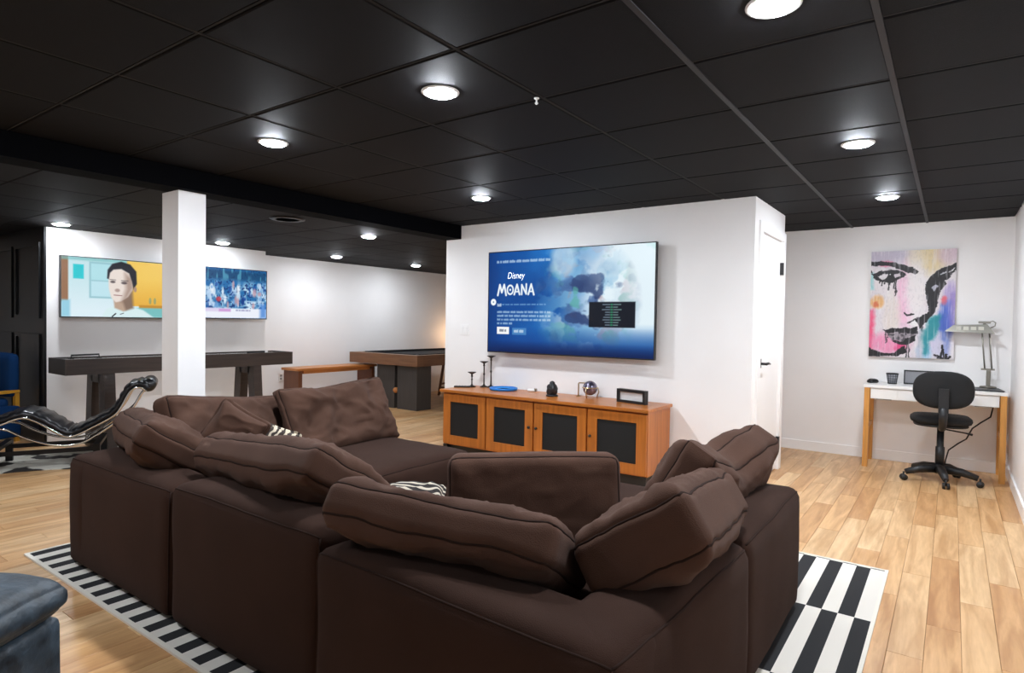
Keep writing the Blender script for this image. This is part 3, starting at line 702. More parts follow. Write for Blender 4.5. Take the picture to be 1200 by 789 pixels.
text(tv, 'lettering', 'Disney', -.892 + .187 * 1.784, -.0285, .232, .092, GLOW, width=.205, shear=.2, offset=-.0008)
# film screen
cv = Cv(260, 150, (196, 226, 232), 1.76)
cv.put(np.clip((cv.v - .3) / .6, 0, 1), (222, 238, 246), .9)
cv.rect(0, 0, .055, .75, (150, 110, 80), 1, .02); cv.rect(.0, .72, .07, 1, (150, 205, 225), 1, .04)
cv.rect(.095, .12, .18, .36, (36, 196, 206), 1, .02); cv.rect(.225, .06, .42, .68, (150, 196, 206), 1, .02); cv.rect(.24, .09, .41, .37, (176, 222, 230), 1, .02); cv.rect(.24, .39, .41, .65, (190, 226, 236), 1, .02)
cv.rect(0, 0, .56, .05, (120, 190, 190), .7, .04)
cv.rect(.55, 0, 1, .80, (240, 200, 96), 1, .02); cv.put(np.clip((cv.u - .55) / .02, 0, 1) * np.clip((cv.v - .3) / .5, 0, 1) * (cv.v < .8), (226, 168, 60), .8)
cv.rect(.66, .78, 1, .84, (196, 140, 50), 1, .02); cv.rect(.60, .83, 1, 1, (120, 190, 190), 1, .03)
for x_ in (.765, .81): cv.ell(x_, .70, .012, .06, (150, 160, 110), .9, .4)
cv.poly([(.33, 1), (.37, .86), (.44, .80), (.58, .80), (.70, .87), (.80, 1)], (214, 236, 238), 1, .03)
cv.poly([(.425, .60), (.58, .60), (.60, .83), (.52, .90), (.44, .84)], (186, 160, 140), 1, .03)
cv.poly([(.50, .66), (.60, .50), (.61, .84), (.54, .88)], (120, 98, 84), .8, .05)
cv.poly([(.385, .26), (.40, .18), (.48, .14), (.58, .20), (.61, .36), (.60, .52), (.56, .64), (.50, .72), (.45, .74), (.41, .66), (.39, .50)], (232, 220, 212), 1, .02)
cv.poly([(.53, .22), (.60, .30), (.61, .48), (.555, .66), (.50, .73), (.54, .5)], (150, 122, 108), .7, .08)
cv.poly([(.375, .33), (.38, .18), (.42, .07), (.50, .02), (.58, .06), (.635, .18), (.64, .40), (.61, .50), (.595, .36), (.57, .22), (.50, .15), (.43, .17), (.40, .23), (.39, .34)], (40, 40, 48), 1, .02)
cv.ell(.425, .385, .022, .022, (70, 60, 64), .8, .6); cv.ell(.525, .395, .026, .024, (70, 60, 64), .8, .6); cv.line([(.40, .345), (.45, .35)], .012, (60, 54, 56), .7); cv.line([(.50, .355), (.56, .355)], .014, (60, 54, 56), .7)
cv.ell(.465, .53, .022, .03, (150, 124, 116), .7, .6); cv.line([(.435, .615), (.505, .62)], .014, (140, 90, 92), .9); cv.ell(.625, .50, .014, .05, (170, 140, 124), .9, .4)
cv.line([(.42, .99), (.45, .94)], .02, (40, 40, 50)); cv.line([(.49, .95), (.52, .93)], .012, (60, 60, 70))
television('wall television with a dark-haired man in a film, left of the white column', 1.12, .63, (XP + .085, 2.93, 1.608), R(90), cv, .08)
# sports screen
cv = Cv(260, 150, (40, 110, 170), 1.76); n1, n2, n3 = cv.noise(10, 7, 21), cv.noise(26, 15, 22), cv.noise(60, 34, 23)
cv.put(np.clip((n1 * .4 + n2 * .6 - .35) * 3, 0, 1) * np.clip((cv.v - .15) / .3, 0, 1), (206, 230, 246))
cv.put(np.clip((n3 - .62) * 6, 0, 1), (20, 50, 110), .85); cv.put(np.clip((n2 - .66) * 7, 0, 1) * np.clip((cv.v - .4) / .2, 0, 1), (26, 78, 160), .9)
cv.rect(0, .03, 1, .22, (26, 70, 110), .8, .08); cv.put(np.clip((cv.noise(40, 6, 31) - .55) * 5, 0, 1) * np.clip((.28 - cv.v) / .1, 0, 1), (84, 160, 190), .8)
rr_ = random.Random(5)
for k in range(46):
    x_, y_ = rr_.uniform(.05, .97), rr_.uniform(.30, .76)
    cv.ell(x_, y_, rr_.uniform(.008, .026), rr_.uniform(.03, .11), rr_.choice([(236, 242, 250), (222, 236, 248), (196, 220, 244), (120, 170, 220), (30, 80, 160), (200, 160, 170)]), .8, .6)
cv.ell(.42, .62, .03, .05, (210, 60, 70), .8, .5); cv.ell(.7, .65, .02, .08, (20, 60, 130), .9, .5)
cv.rect(0, .80, 1, 1, (236, 240, 250), 1, .03); cv.rect(.42, .81, .56, .87, (206, 160, 216), 1, .02); words(cv, .62, .80, .84, .03, (120, 120, 170), .8, 41); cv.rect(.92, .7, 1, 1, (70, 130, 210), .8, .08)
cv.rect(.0, .80, .42, .87, (210, 190, 226), .6, .03)
television('wall television with a bright blue sports broadcast, right of the white column', 1.12, .63, (XP + .085, 4.10, 1.615), R(90), cv, .08)

# painting
cv = Cv(240, 356, (226, 219, 222), .665)
def F(x, y): return ((x - 103) / 530, (y - 75 + 20 * (x - 103) / 530) / 662)
def FP(*p): return [F(a, b) for a, b in p]
n1, n2, n3 = cv.noise(5, 6, 51), cv.noise(22, 8, 52), cv.noise(40, 60, 53)
cv.put(np.clip(n1 - .3, 0, 1), (206, 196, 210), .8); cv.put(np.clip((n2 - .6) * 3, 0, 1), (240, 238, 238), .7)
cv.ell(.16, .04, .3, .10, (186, 178, 198), .8, .6); cv.ell(.70, .08, .22, .14, (226, 206, 156), .9, .8); cv.ell(.92, .05, .14, .09, (214, 190, 204), .8, .8)
cv.ell(.42, .45, .10, .30, (240, 190, 214), .9, .7); cv.ell(.19, .12, .10, .03, (240, 110, 150), .8, .6)
cv.rect(0, .20, .03, .36, (120, 206, 206), .8, .03); cv.ell(.09, .48, .08, .06, (226, 172, 106), .9, .5); cv.ell(.07, .50, .03, .03, (206, 90, 60), .7, .6)
cv.rect(-.02, .55, .055, .93, (236, 84, 126), .95, .04); cv.ell(.24, .87, .24, .10, (238, 140, 180), .85, .7); cv.ell(.38, .90, .06, .05, (226, 60, 120), .8, .7)
cv.ell(.55, .35, .12, .30, (236, 230, 230), .9, .7); cv.ell(.27, .60, .10, .20, (226, 214, 204), .7, .7)
cv.ell(.90, .66, .09, .16, (84, 112, 200), .9, .6); cv.ell(.95, .42, .08, .12, (170, 150, 206), .8, .7); cv.ell(.88, .47, .03, .04, (226, 90, 100), .8, .6); cv.ell(.84, .88, .12, .10, (204, 200, 226), .8, .7); cv.ell(.66, .95, .08, .08, (150, 196, 230), .8, .7)
BK = (24, 22, 26)
cv.line(FP((100, 152), (170, 150), (250, 153), (320, 172), (392, 196)), .042, BK); cv.line(FP((280, 165), (390, 198)), .05, BK)
cv.poly(FP((104, 218), (160, 196), (235, 184), (310, 198), (338, 214), (300, 242), (240, 268), (170, 262), (120, 240)), BK)
cv.poly(FP((150, 230), (190, 206), (214, 214), (206, 240), (178, 250)), (222, 216, 220)); cv.poly(FP((255, 214), (290, 208), (300, 222), (262, 240)), (206, 196, 204))
cv.ell(*F(236, 222), .035, .030, (14, 14, 18)); cv.ell(*F(230, 216), .010, .008, (230, 230, 236))
cv.line(FP((110, 205), (70, 190)), .02, BK)
for x_, a_, b_ in ((180, 255, 285), (200, 258, 275), (228, 265, 310), (258, 258, 300), (270, 250, 345), (160, 255, 272)): cv.line(FP((x_, a_), (x_ - 4, b_)), .012, BK, .85)
cv.poly(FP((634, 140), (600, 150), (540, 178), (490, 212), (458, 255), (452, 300), (462, 360), (474, 410), (472, 438), (430, 468), (396, 490), (428, 542), (470, 500), (512, 440), (532, 380), (540, 320), (556, 300), (575, 262), (560, 245), (600, 225), (612, 200), (634, 180)), BK)
cv.poly(FP((490, 290), (515, 270), (530, 285), (505, 312)), (176, 176, 190)); cv.line(FP((540, 210), (575, 200)), .012, (200, 200, 206)); cv.line(FP((590, 195), (622, 170)), .008, (220, 220, 224))
cv.line(FP((325, 452), (350, 464), (385, 458)), .016, BK); cv.line(FP((345, 515), (400, 488)), .012, BK); cv.poly(FP((350, 522), (398, 494), (412, 535)), (236, 232, 232))
cv.poly(FP((190, 566), (270, 548), (330, 540), (356, 548), (410, 534), (418, 575), (340, 578), (280, 572), (225, 588)), BK)
cv.poly(FP((215, 585), (280, 572), (350, 578), (410, 572), (395, 612), (330, 628), (250, 622)), (150, 140, 146)); cv.put(np.clip((n3 - .5) * 4, 0, 1) * (np.hypot((cv.u - .39) / .18, (cv.v - .80) / .05) < 1), (60, 56, 62), .8)
cv.poly(FP((244, 630), (320, 626), (405, 582), (400, 622), (350, 650), (280, 648)), BK); cv.line(FP((205, 570), (215, 640)), .012, (60, 56, 60), .8)
cv.poly(FP((90, 664), (120, 690), (200, 706), (270, 700), (330, 652), (346, 700), (300, 722), (200, 730), (90, 735)), BK)
for x_, a_, b_ in ((345, 640, 730), (360, 650, 720), (440, 520, 560)): cv.line(FP((x_, a_), (x_, b_)), .012, BK, .8)
TE = (30, 140, 150)
for a_ in (((545, 465), (490, 500), (470, 600), (462, 690)), ((510, 480), (500, 570)), ((530, 480), (525, 560), (490, 600)), ((450, 560), (445, 650))): cv.line(FP(*a_), .045, TE, .85, .03)
for x_, a_, b_, c_ in ((570, 400, 600, (64, 96, 190)), (600, 380, 560, (90, 110, 206)), (620, 330, 520, (150, 130, 200)), (585, 560, 690, (120, 140, 206)), (545, 570, 700, (206, 204, 222)), (430, 560, 720, (196, 190, 200))): cv.line(FP((x_, a_), (x_, b_)), .04, c_, .8, .04)
for a_ in (((515, 700), (545, 705), (520, 738), (548, 742)), ((552, 745), (565, 640), (585, 745)), ((556, 715), (582, 715)), ((590, 690), (590, 745)), ((612, 700), (592, 722), (614, 748)), ((515, 745), (610, 735))): cv.line(FP(*a_), .016, BK)
wu, wv_ = (cv.noise(18, 26, 91) - .5) * .022 + (cv.noise(60, 90, 93) - .5) * .012, (cv.noise(18, 26, 92) - .5) * .016 + (cv.noise(60, 90, 94) - .5) * .008
ii = np.clip(((cv.u + wu) * cv.w).astype(int), 0, cv.w - 1); jj = np.clip(((cv.v + wv_) * cv.h).astype(int), 0, cv.h - 1); cv.a = cv.a[jj, ii]
st_ = cv.noise(70, 9, 95); cv.put(np.clip((st_ - .62) * 3, 0, 1), (238, 232, 236), .45); cv.put(np.clip((cv.noise(80, 60, 96) - .6) * 3, 0, 1), (120, 114, 126), .12)
pt = thing('painting', 'large unframed painting of a woman’s face in black, pink and blue', 'painting', (-.332, YD - .002, 1.553))
put_mesh('painted_canvas', cv.mesh('painted_canvas', .695, 1.045, ART), pt, (0, -.0385, 0))
B(-.3475, .3475, -.038, 0, -.5225, .5225).build('stretcher', mat('canvas_edge', (214, 206, 208), .8), pt)
# ================================================================ desk corner
dk = thing('desk', 'white writing desk with drawers on light oak legs below the painting', 'desk', (-.135, 6.90, 0))
hx, hy, TZ = .535, .225, .780
B(-hx, hx, -hy, hy + .015, TZ - .028, TZ, bev=.003).build('top', WHITE, dk)
B(-hx + .055, hx - .055, -hy + .03, hy - .03, .648, TZ - .029).build('apron', WHITE, dk)
dws = [(-hx + .058, -.262), (-.258, .258), (.262, hx - .058)]
for a, b in dws:
    o = B(a, b, -hy + .012, -hy + .03, .652, TZ - .034).build('drawer', WHITE, dk)
    B((a + b) / 2 - .06, (a + b) / 2 + .06, -hy + .014, -hy + .028, .644, .652).build('finger_pull', NICKEL, o)
for sx in (-1, 1):
    for sy in (-1, 1):
        x_, y_ = sx * (hx - .028), sy * (hy - .024)
        mb = MB(); mb.obox((x_, y_, TZ - .028), (x_ + sx * .004, y_, 0), .044, .044); mb.build('leg', DESKW, dk)
    B(sx * (hx - .028) - .012, sx * (hx - .028) + .012, -hy + .046, hy - .046, .36, .40).build('side_rail', DESKW, dk)
def on_desk(x, y): return (x, y, TZ)
ms = thing('computer_mouse', 'black computer mouse at the left end of the desk', 'mouse', on_desk(-.62, 6.93), R(60))
def mouse():
    v, f, fn = rounded((.115, .068, .042), .02, lambda p, a, b, c: Vector((p.x, p.y * (1 - .15 * a * a), (p.z + .021) * (1 - .45 * a * a))), (14, 10, 8))
    MB().add(v, f, True).build('shell', PLASTIC, ms); MB().tube([(-.035, -.003, .033), (-.035, .003, .033)], .006, 10).build('scroll_wheel', BRONZE, ms)
mouse()
MESHM = mat('dark_wire_mesh', (64, 66, 72), .5, metal=.4, var=.5, vscale=160)
pc = thing('pencil_cup', 'dark wire mesh pencil cup between mouse and black-framed panel', 'cup', on_desk(-.46, 6.95))
for k in range(14):
    t = 2 * math.pi * k / 14
    MB().tube([(.036 * math.cos(t), .036 * math.sin(t), .003), (.049 * math.cos(t), .049 * math.sin(t), .098)], .002, 5).build('wire', PLASTIC, pc)
for z, r_ in ((.003, .036), (.028, .0395), (.05, .0425), (.074, .0455), (.098, .049)):
    w_ = .005 if z in (.003, .098) else .002
    MB().tube([(r_ * math.cos(2 * math.pi * k / 24), r_ * math.sin(2 * math.pi * k / 24), z) for k in range(24)], w_, 6, closed=True).build('ring', PLASTIC, pc)
MB().lathe([(.035, .0005), (.035, .003)], n=20).build('floor_disc', PLASTIC, pc)
MB().lathe([(.0345, .003), (.0405, .05), (.0475, .096), (.0465, .096), (.0395, .05), (.0335, .004)], n=24).build('mesh_wall', mat('grey_mesh', (150, 152, 158), .6), pc)
tr = thing('letter_tray', 'grey mesh desk organiser panel with black rim, half hidden by the chair', 'desk organiser', on_desk(-.215, 7.03))
pw, ph = .31, .135
mb = MB(); mb.box(-pw / 2, pw / 2, -.01, .01, 0, .012).box(-pw / 2, pw / 2, -.01, .01, ph - .010, ph).box(-pw / 2, -pw / 2 + .010, -.01, .01, .012, ph - .010).box(pw / 2 - .010, pw / 2, -.01, .01, .012, ph - .010); mb.build('rim', PLASTIC, tr)
B(-pw / 2 + .010, pw / 2 - .010, -.004, .004, .012, ph - .010).build('mesh_panel', mat('silver_mesh', (138, 138, 142), .55, var=.15, vscale=220), tr)
B(-pw / 2, pw / 2, .01, .055, 0, .010).build('tray_floor', PLASTIC, tr)
pd = thing('desk_pad', 'thin black pad lying at the right end of the desk under the lamp', 'desk pad', on_desk(.235, 6.90), R(-6))
mb = MB(); mb.prism([(-.17, -.16), (.155, -.16), (.16, -.12), (.10, .15), (-.12, .15), (-.17, .08)], .0005, .010); mb.build('pad', PLASTIC, pd)
B(-.02, .03, -.05, -.02, .010, .014).build('silver_badge', NICKEL, pd)
lp = thing('desk_lamp', 'nickel desk lamp with slanted shade on two thin rods', 'lamp', on_desk(.275, 7.04))
MB().lathe([(.062, .0105), (.064, .018), (.055, .024), (.02, .028)], n=24).build('foot', NICKEL, lp)
B(-.016, .016, -.012, .012, .02, .17, bev=.003).build('post', NICKEL, lp)
B(-.055, .045, -.01, .01, .168, .184, bev=.002).build('lower_joint', NICKEL, lp)
for dx in (-.028, .024): MB().tube([(dx, 0, .18), (dx - .03, -.01, .545)], .0065, 10).build('rod', NICKEL, lp)
sh = MB()
v = [(-.335, -.06, .515), (.035, -.06, .50), (.035, .06, .50), (-.335, .06, .515), (-.27, -.035, .575), (-.02, -.035, .585), (-.02, .035, .585), (-.27, .035, .575)]
v2 = [(-.33, -.055, .517), (.03, -.055, .502), (.03, .055, .502), (-.33, .055, .517), (-.268, -.03, .571), (-.022, -.03, .581), (-.022, .03, .581), (-.268, .03, .571)]
sd = [(0, 1, 5, 4), (1, 2, 6, 5), (2, 3, 7, 6), (3, 0, 4, 7), (4, 5, 6, 7)]
sh.add(v + v2, sd + [tuple(8 + i for i in q[::-1]) for q in sd] + [(i, 8 + i, 8 + (i + 1) % 4, (i + 1) % 4) for i in range(4)]); so = sh.build('shade', NICKEL, lp)
for k in range(4): B(-.25 + k * .055, -.21 + k * .055, -.0565 + .0, -.050, .530, .562).build('vent_slot', mat('slot_cream', (206, 204, 192), .6), so)
B(-.085, .005, -.02, .02, .592, .612, bev=.003).build('head_joint', NICKEL, lp)
MB().tube([(-.02, 0, .60), (.02, 0, .615), (.04, 0, .60), (.035, 0, .57), (.0, 0, .55)], .005, 8).build('hoop', NICKEL, lp)
MB().tube([(-.04, 0, .58), (-.04, 0, .60)], .012, 10).build('stem', NICKEL, lp)
# power cable below the desk
tag(MB().tube([(-.03, 6.98, .012), (-.02, 6.99, .10), (.0, 7.0, .19), (.07, 7.0, .26), (.13, 7.0, .31), (.17, 7.0, .41), (.23, 7.0, .47), (.30, 7.0, .53), (.32, 7.0, .645)], .006, 8).build('power_cable', PLASTIC), 'thin black cable hanging from the desk behind the swivel chair', 'cable')
# swivel chair
ch = thing('desk_chair', 'black swivel desk chair on castors, turned towards the white desk', 'chair', (-.06, 6.44, 0), R(4))
def ell_pad(nm, w, h, t, c, tilt, p=2.6, m=FABRIC, axis='y'):
    mb = MB(); n = 36; rings = []
    prof = [(.55, -.5), (.85, -.46), (.97, -.3), (1, -.05), (.985, .2), (.9, .4), (.6, .5)]
    V = []; Fc = []
    for s, o_ in prof:
        for k in range(n):
            a = 2 * math.pi * k / n; ca, sa = math.cos(a), math.sin(a)
            x_ = w / 2 * s * math.copysign(abs(ca) ** (2 / p), ca); z_ = h / 2 * s * math.copysign(abs(sa) ** (2 / p), sa)
            q = Vector((x_, o_ * t + .06 * (x_ / w) ** 2 * 2, z_)) if axis == 'y' else Vector((x_, z_, o_ * t))
            q = Matrix.Rotation(tilt, 3, 'X') @ q + Vector(c); V.append(q)
    for i in range(len(prof) - 1):
        for k in range(n): Fc.append((i * n + k, i * n + (k + 1) % n, (i + 1) * n + (k + 1) % n, (i + 1) * n + k))
    Fc += [tuple(range(n)), tuple((len(prof) - 1) * n + k for k in range(n))]
    mb.add(V, Fc, True); return mb.build(nm, m, ch)
ell_pad('backrest', .43, .315, .075, (0, -.17, .805), R(-6))
ell_pad('seat', .45, .43, .075, (0, .06, .535), 0, p=3, axis='z')
ell_pad('seat_shell', .40, .38, .03, (0, .06, .490), 0, p=3, m=PLASTIC, axis='z')
MB().obox((0, -.235, .62), (0, -.225, .82), .07, .022, up=(0, 1, 0)).build('back_plate', PLASTIC, ch)
MB().tube([(0, .02, .475), (0, -.14, .478), (0, -.21, .51), (0, -.235, .58), (0, -.232, .66)], [.024, .028, .03, .032, .03], 10).build('back_bar', PLASTIC, ch)
MB().lathe([(.034, .13), (.034, .30), (.026, .305), (.026, .47)], n=18).build('gas_column', PLASTIC, ch)
MB().tube([(.03, .0, .455), (.17, -.02, .44), (.22, -.02, .43)], [.006, .006, .010], 8).build('lever', PLASTIC, ch)
MB().lathe([(.05, .075), (.055, .13), (.04, .15), (.03, .155)], n=18).build('hub', PLASTIC, ch)
for k in range(5):
    t = R(-90 + 72 * k + 6); e = Vector((math.cos(t), math.sin(t), 0))
    leg = MB().tube([e * .03 + Vector((0, 0, .115)), e * .16 + Vector((0, 0, .105)), e * .27 + Vector((0, 0, .075))], [.040, .034, .024], 8).build('leg', PLASTIC, ch)
    cst = MB(); s_ = Vector((-e.y, e.x, 0)); c0 = e * .285
    for sgn in (-1, 1): cst.tube([c0 + s_ * sgn * .007 + Vector((0, 0, .027)), c0 + s_ * sgn * .024 + Vector((0, 0, .027))], [.027, .025], 14)
    cst.tube([c0 + Vector((0, 0, .03)), c0 + Vector((0, 0, .075))], .008, 8); cst.build('castor', PLASTIC, leg)

# ================================================================ left side of the room
sw = thing('light_switch', 'white double light switch plate on the wall left of the large television', 'light switch', (-4.255, YB0, 1.228))
B(-.062, .062, -.006, 0, -.058, .058, bev=.002).build('plate', WALLG, sw)
for dx in (-.026, .026): B(dx - .015, dx + .015, -.010, -.006, -.032, .032).build('rocker', WALLG, sw)
ou = thing('wall_outlet', 'white wall outlet low on the far wall between shuffleboard table and bench', 'outlet', (XW, 5.24, .47), R(90))
B(-.037, .037, -.007, 0, -.058, .058, bev=.002).build('plate', WALLG, ou)
for dz in (-.022, .022): B(-.014, .014, -.010, -.007, dz - .014, dz + .014).build('socket', mat('socket_grey', (150, 150, 150), .5), ou)
# shuffleboard table
sx0, sx1, sy0, sy1, SZ = -7.075, -6.645, 2.20, 4.60, .905
sb = thing('shuffleboard_table', 'long dark wood shuffleboard table below the two wall televisions', 'game table', ((sx0 + sx1) / 2, (sy0 + sy1) / 2, 0))
hw, hl = (sx1 - sx0) / 2, (sy1 - sy0) / 2
for s in (-1, 1): B(s * hw - (.02 if s > 0 else 0), s * hw + (0 if s > 0 else .02), -hl, hl, .755, SZ).build('side_board', ESP, sb)
for s in (-1, 1): B(-hw + .02, hw - .02, s * hl - (.02 if s > 0 else 0), s * hl + (0 if s > 0 else .02), .755, SZ).build('end_board', mat('dark_end_wood', (30, 26, 26), .5), sb)
B(-hw + .02, hw - .02, -hl + .02, hl - .02, .755, .80).build('gutter', PLASTIC, sb)
B(-hw + .07, hw - .07, -hl + .07, hl - .07, .80, SZ - .012, bev=.003).build('playing_board', mat('grey_board', (120, 116, 112), .2), sb)
for sy in (-.83, .74):
    for s in (-1, 1):
        mb = MB(); x_ = s * .13
        mb.obox((x_, sy, .756), (x_ + s * .06, sy, .0), .13, .10, up=(0, 1, 0)); mb.build('leg', ESP, sb)
    B(-.10, .10, sy - .05, sy + .05, .66, .755).build('cross_block', ESP, sb)
hr = thing('score_rail', 'small black metal rail standing on the left end of the shuffleboard table', 'rail', ((sx0 + sx1) / 2 - .10, 2.47, SZ - .012), R(90))
MB().tube([(-.12, 0, 0), (-.12, 0, .032), (.12, 0, .036), (.12, 0, 0)], .009, 8).build('bar', PLASTIC, hr)
for s in (-1, 1): B(s * .12 - .02, s * .12 + .02, -.012, .012, 0, .008).build('foot', PLASTIC, hr)
pkk = thing('puck_box', 'small black box with white tip on the right end of the shuffleboard table', 'game accessory', ((sx0 + sx1) / 2 - .05, 4.28, SZ - .012), R(90))
B(-.12, .10, -.02, .02, 0, .022, bev=.004).build('case', PLASTIC, pkk); B(.10, .14, -.015, .015, 0, .024).build('tip', WHITE, pkk)
# bench
bn = thing('bench', 'low wooden bench with slab ends against the far wall beside the pool table', 'bench', (-7.50, 5.86, 0), R(0))
BW = mat('bench_top_wood', (186, 118, 60), .4, var=.15, vscale=6, stretch=(6, .4, 6)); BS = mat('bench_end_wood', (104, 62, 38), .45, var=.15, vscale=6, stretch=(6, 6, .5))
B(-.19, .19, -.72, .72, .59, .625, bev=.004).build('top', BW, bn)
B(-.16, .16, -.60, .60, .545, .59).build('rail', BW, bn)
for s in (-1, 1): B(-.17, .17, s * .66 - .03, s * .66 + .03, 0, .59).build('end_panel', BS, bn)
# pool table
pl = thing('pool_table', 'pool table with brown wood rails and dark slab legs, left of the closet wall', 'pool table', (-6.90, 7.50, 0))
phx, phy = .73, 1.20
rl = MB()
for nm, b in (('end_rail', (-phx, phx, -phy, -phy + .13)), ('end_rail', (-phx, phx, phy - .13, phy)), ('side_rail', (-phx, -phx + .13, -phy + .13, phy - .13)), ('side_rail', (phx - .13, phx, -phy + .13, phy - .13))):
    B(b[0], b[1], b[2], b[3], .655, .815, bev=.004).build(nm, WALNUT, pl)
B(-phx + .13, phx - .13, -phy + .13, phy - .13, .70, .79).build('cloth_bed', mat('black_felt', (26, 26, 28), .95), pl)
for b in ((-phx + .13, -phx + .17, -phy + .2, phy - .2), (phx - .17, phx - .13, -phy + .2, phy - .2), (-phx + .2, phx - .2, -phy + .13, -phy + .17), (-phx + .2, phx - .2, phy - .17, phy - .13)): B(*b, .79, .825).build('cushion', mat('black_felt', (26, 26, 28), .95), pl)
for sy in (-phy + .12, phy - .42):
    for xa, xb in ((-.10, .24), (.26, .60)) if 0 else ((-.18, .20), (.26, .66)): B(xa - .05, xb - .05, sy, sy + .30, 0, .66).build('leg', GREYW, pl)
    B(-.22, .60, sy + .08, sy + .22, .05, .62).build('leg_core', CEILB, pl)
MB().lathe([(.001, -.045), (.025, -.038), (.042, -.015), (.045, 0), (.042, .015), (.025, .038), (.001, .045)], c=(.16, -phy + .14, .27), n=16).build('ball_return', BW, pl)
dx_ = thing('dark_box', 'flat dark box lying on the pool table next to the closet wall', 'box', (-6.35, 7.62, .79), 0)
B(-.10, .10, -.14, .14, .0, .055).build('box', PLASTIC, dx_); B(-.11, .11, -.15, .15, .055, .07).build('lid', BRONZE, dx_)
# stool behind the pool table
stl = thing('wooden_stool', 'brown wooden stool with splayed legs, partly hidden behind the closet wall', 'stool', (-7.22, 8.25, 0), R(15))
# keep clear of the table: small backless seat frame
# chaise longue
A0 = Vector((-6.38, 1.66)); dd = Vector((.45, .89)).normalized()
ang = math.atan2(dd.y, dd.x)
cl = thing('chaise_longue', 'black leather chaise longue on a curved chrome frame, at the left edge', 'chaise longue', (A0.x, A0.y, 0), ang)
WD = .46
prof = [(-.50, .30), (-.42, .31), (-.25, .34), (-.01, .395), (.08, .44), (.147, .452), (.22, .42), (.303, .36), (.39, .29), (.452, .262), (.53, .285), (.636, .344), (.793, .433), (.84, .50), (.885, .60), (.915, .655), (.955, .68), (.995, .675), (1.03, .64)]
def smooth(P, it=3):
    for _ in range(it):
        Q = [P[0]]
        for a, b in zip(P[:-1], P[1:]): Q += [tuple(a[i] * .75 + b[i] * .25 for i in range(len(a))), tuple(a[i] * .25 + b[i] * .75 for i in range(len(a)))]
        Q.append(P[-1]); P = Q
    return P
ps = smooth(prof, 2)
for y_ in (0, WD): MB().tube([(s, y_, z) for s, z in ps], .011, 8).build('frame_tube', CHROME, cl)
arc = smooth([(-.30, .34), (-.01, .375), (.10, .30), (.215, .238), (.332, .198), (.44, .185), (.543, .198), (.636, .25), (.76, .34), (.86, .42), (.93, .49), (.99, .62), (1.03, .66)], 2)
for y_ in (.03, WD - .03): MB().tube([(s, y_, z) for s, z in arc], .011, 8).build('rocker_tube', CHROME, cl)
for s, z in (arc[4], arc[len(arc) // 2], arc[-2]): MB().tube([(s, 0.03, z), (s, WD - .03, z)], .009, 8).build('cross_tube', CHROME, cl)
pad = MB(); n = len(ps); V = []; Fc = []
for i, (s, z) in enumerate(ps):
    a = Vector(ps[max(0, i - 1)]); b = Vector(ps[min(n - 1, i + 1)]); d = (b - a).normalized(); nr = Vector((-d.y, d.x))
    th = .055 + .006 * math.sin(i * 1.9)
    for yy, k in ((.015, .1), (.02, .75), (.05, 1), (WD / 2, 1.12), (WD - .05, 1), (WD - .02, .75), (WD - .015, .1)): V.append((s + nr.x * th * k, yy, z + nr.y * th * k))
for i in range(n - 1):
    for k in range(6): Fc.append((i * 7 + k, i * 7 + k + 1, (i + 1) * 7 + k + 1, (i + 1) * 7 + k))
    Fc.append((i * 7 + 6, i * 7, (i + 1) * 7, (i + 1) * 7 + 6))
Fc += [tuple(range(7)), tuple((n - 1) * 7 + k for k in range(7))]
pad.add(V, Fc, True).build('mattress', LEATHER, cl)
hd_ = [(1.045 + .075 * math.cos(t) , .715 + .060 * math.sin(t)) for t in [2 * math.pi * k / 16 for k in range(16)]]
MB().tube([(1.045, .03, .69), (1.045, .06, .69), (1.045, WD - .06, .69), (1.045, WD - .03, .69)], [.045, .062, .062, .045], 16).build('head_roll', LEATHER, cl)
for s in (-.05, .66):
    mb = MB(); y0_, y1_ = -.02, WD + .02
    mb.obox((s, y0_, 0), (s, y0_, .20), .05, .045).obox((s, y1_, 0), (s, y1_, .20), .05, .045).obox((s, y0_, .185), (s, y1_, .185), .05, .03); mb.build('base_leg', BLACK, cl)
for y_ in (.04, WD - .04): MB().obox((-.05, y_, .145), (.66, y_, .145), .03, .035).build('base_bar', BLACK, cl)
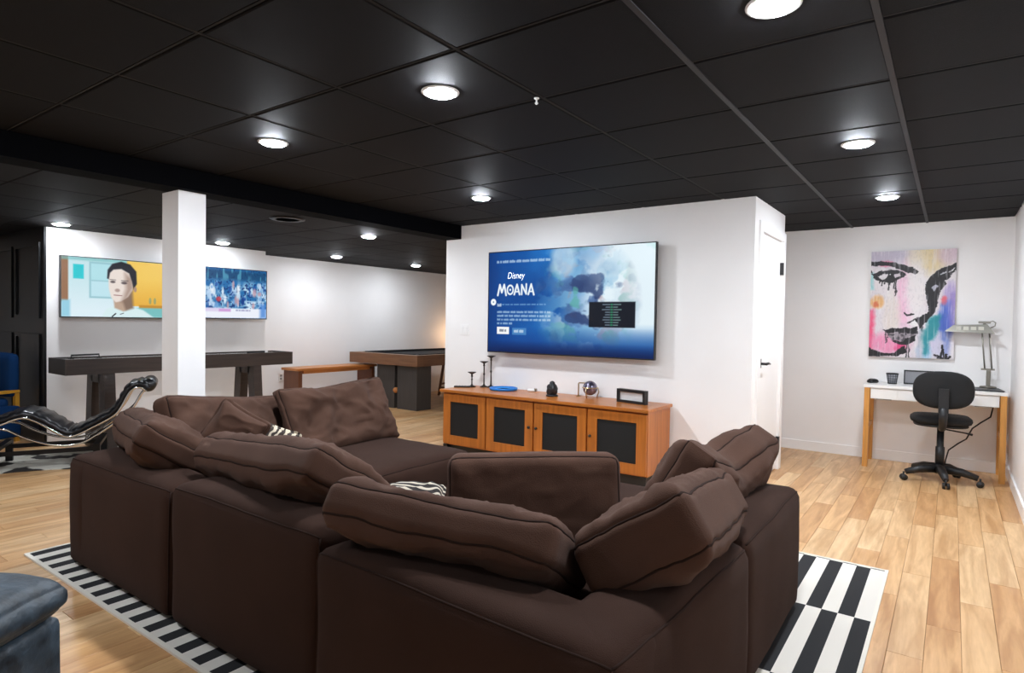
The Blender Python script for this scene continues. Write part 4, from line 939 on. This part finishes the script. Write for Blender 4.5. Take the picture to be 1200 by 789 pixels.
# hide on the floor
def hide():
    m = bpy.data.materials.new('cowhide'); m.use_nodes = True; nt = m.node_tree; b = nt.nodes['Principled BSDF']; L = nt.links.new; N = nt.nodes.new
    tc = N('ShaderNodeTexCoord'); n = N('ShaderNodeTexNoise'); n.inputs['Scale'].default_value = 3.0; n.inputs['Detail'].default_value = 3; L(tc.outputs['Object'], n.inputs['Vector'])
    rp = N('ShaderNodeValToRGB'); rp.color_ramp.elements[0].position = .44; rp.color_ramp.elements[1].position = .47
    rp.color_ramp.elements[0].color = (*lin((40, 36, 34)), 1); rp.color_ramp.elements[1].color = (*lin((208, 204, 192)), 1); L(n.outputs['Fac'], rp.inputs[0]); L(rp.outputs[0], b.inputs['Base Color']); b.inputs['Roughness'].default_value = .9
    out = [(-.75, -.42), (-.5, -.36), (-.35, -.5), (-.1, -.44), (.2, -.46), (.45, -.55), (.62, -.42), (.55, -.25), (.68, 0), (.60, .2), (.75, .42), (.55, .5), (.3, .40), (0, .46), (-.3, .40), (-.55, .55), (-.72, .42), (-.6, .2), (-.66, -.1)]
    out = smooth(out + [out[0]], 2)[:-1]
    mb = MB(); mb.prism(out, .0005, .006); o = mb.build('cowhide_rug', m); o.location = (-6.66, 2.02, 0); o.rotation_euler = (0, 0, ang)
    tag(o, 'black and white cowhide rug under the chaise longue', 'rug')
hide()
# blue chair by the black wall
bc = thing('blue_chair', 'blue upholstered chair with yellow wooden frame, cut off at the left edge', 'chair', (-8.06, 1.86, 0), R(20))
NAVY = mat('blue_upholstery', (8, 48, 92), .9, spec=.2); YEL = mat('yellow_wood', (206, 150, 50), .45)
slab(bc, 'backrest', -.30, .30, .16, .26, .46, .90, r=.04, m=NAVY, seed=60, n=(12, 6, 10)); slab(bc, 'seat', -.30, .30, -.28, .15, .34, .46, r=.04, m=NAVY, seed=61, n=(12, 10, 6)); slab(bc, 'side_panel', .30, .325, -.1, .24, .05, .36, r=.01, m=NAVY, seed=62, n=(6, 8, 6))
for sx in (-.29, .29):
    for sy in (-.26, .22): MB().obox((sx, sy, 0), (sx, sy, .50), .04, .04).build('leg', YEL, bc)
    MB().obox((sx, -.28, .52), (sx, .24, .52), .05, .03).build('arm', YEL, bc)
# warm lamp beyond the corner
wl = thing('floor_lamp', 'warm glowing globe floor lamp behind the closet corner beside the pool table', 'lamp', (-7.50, 8.86, 0))
MB().lathe([(.13, 0), (.13, .02), (.03, .03)], n=24).build('base', BRONZE, wl); MB().tube([(0, 0, .02), (0, 0, 1.0)], .012, 10).build('pole', BRONZE, wl)
WB = mat('warm_globe', (255, 206, 158), .5, emit=24)
MB().lathe([(.08 * math.sin(math.pi * i / 12) + .0005, -.08 * math.cos(math.pi * i / 12)) for i in range(13)], c=(0, 0, 1.07), n=24).build('globe', WB, wl)
# stool parts
ST = mat('stool_wood', (120, 76, 46), .45)
B(-.17, .17, -.17, .17, .56, .595, bev=.006).build('seat', ST, stl)
for sx in (-1, 1):
    for sy in (-1, 1): MB().obox((sx * .11, sy * .11, .56), (sx * .17, sy * .17, 0), .035, .035).build('leg', ST, stl)
    MB().obox((sx * .148, -.148, .20), (sx * .148, .148, .20), .022, .03).build('rung', ST, stl); MB().obox((-.155, sx * .155, .14), (.155, sx * .155, .14), .022, .03).build('rung', ST, stl)
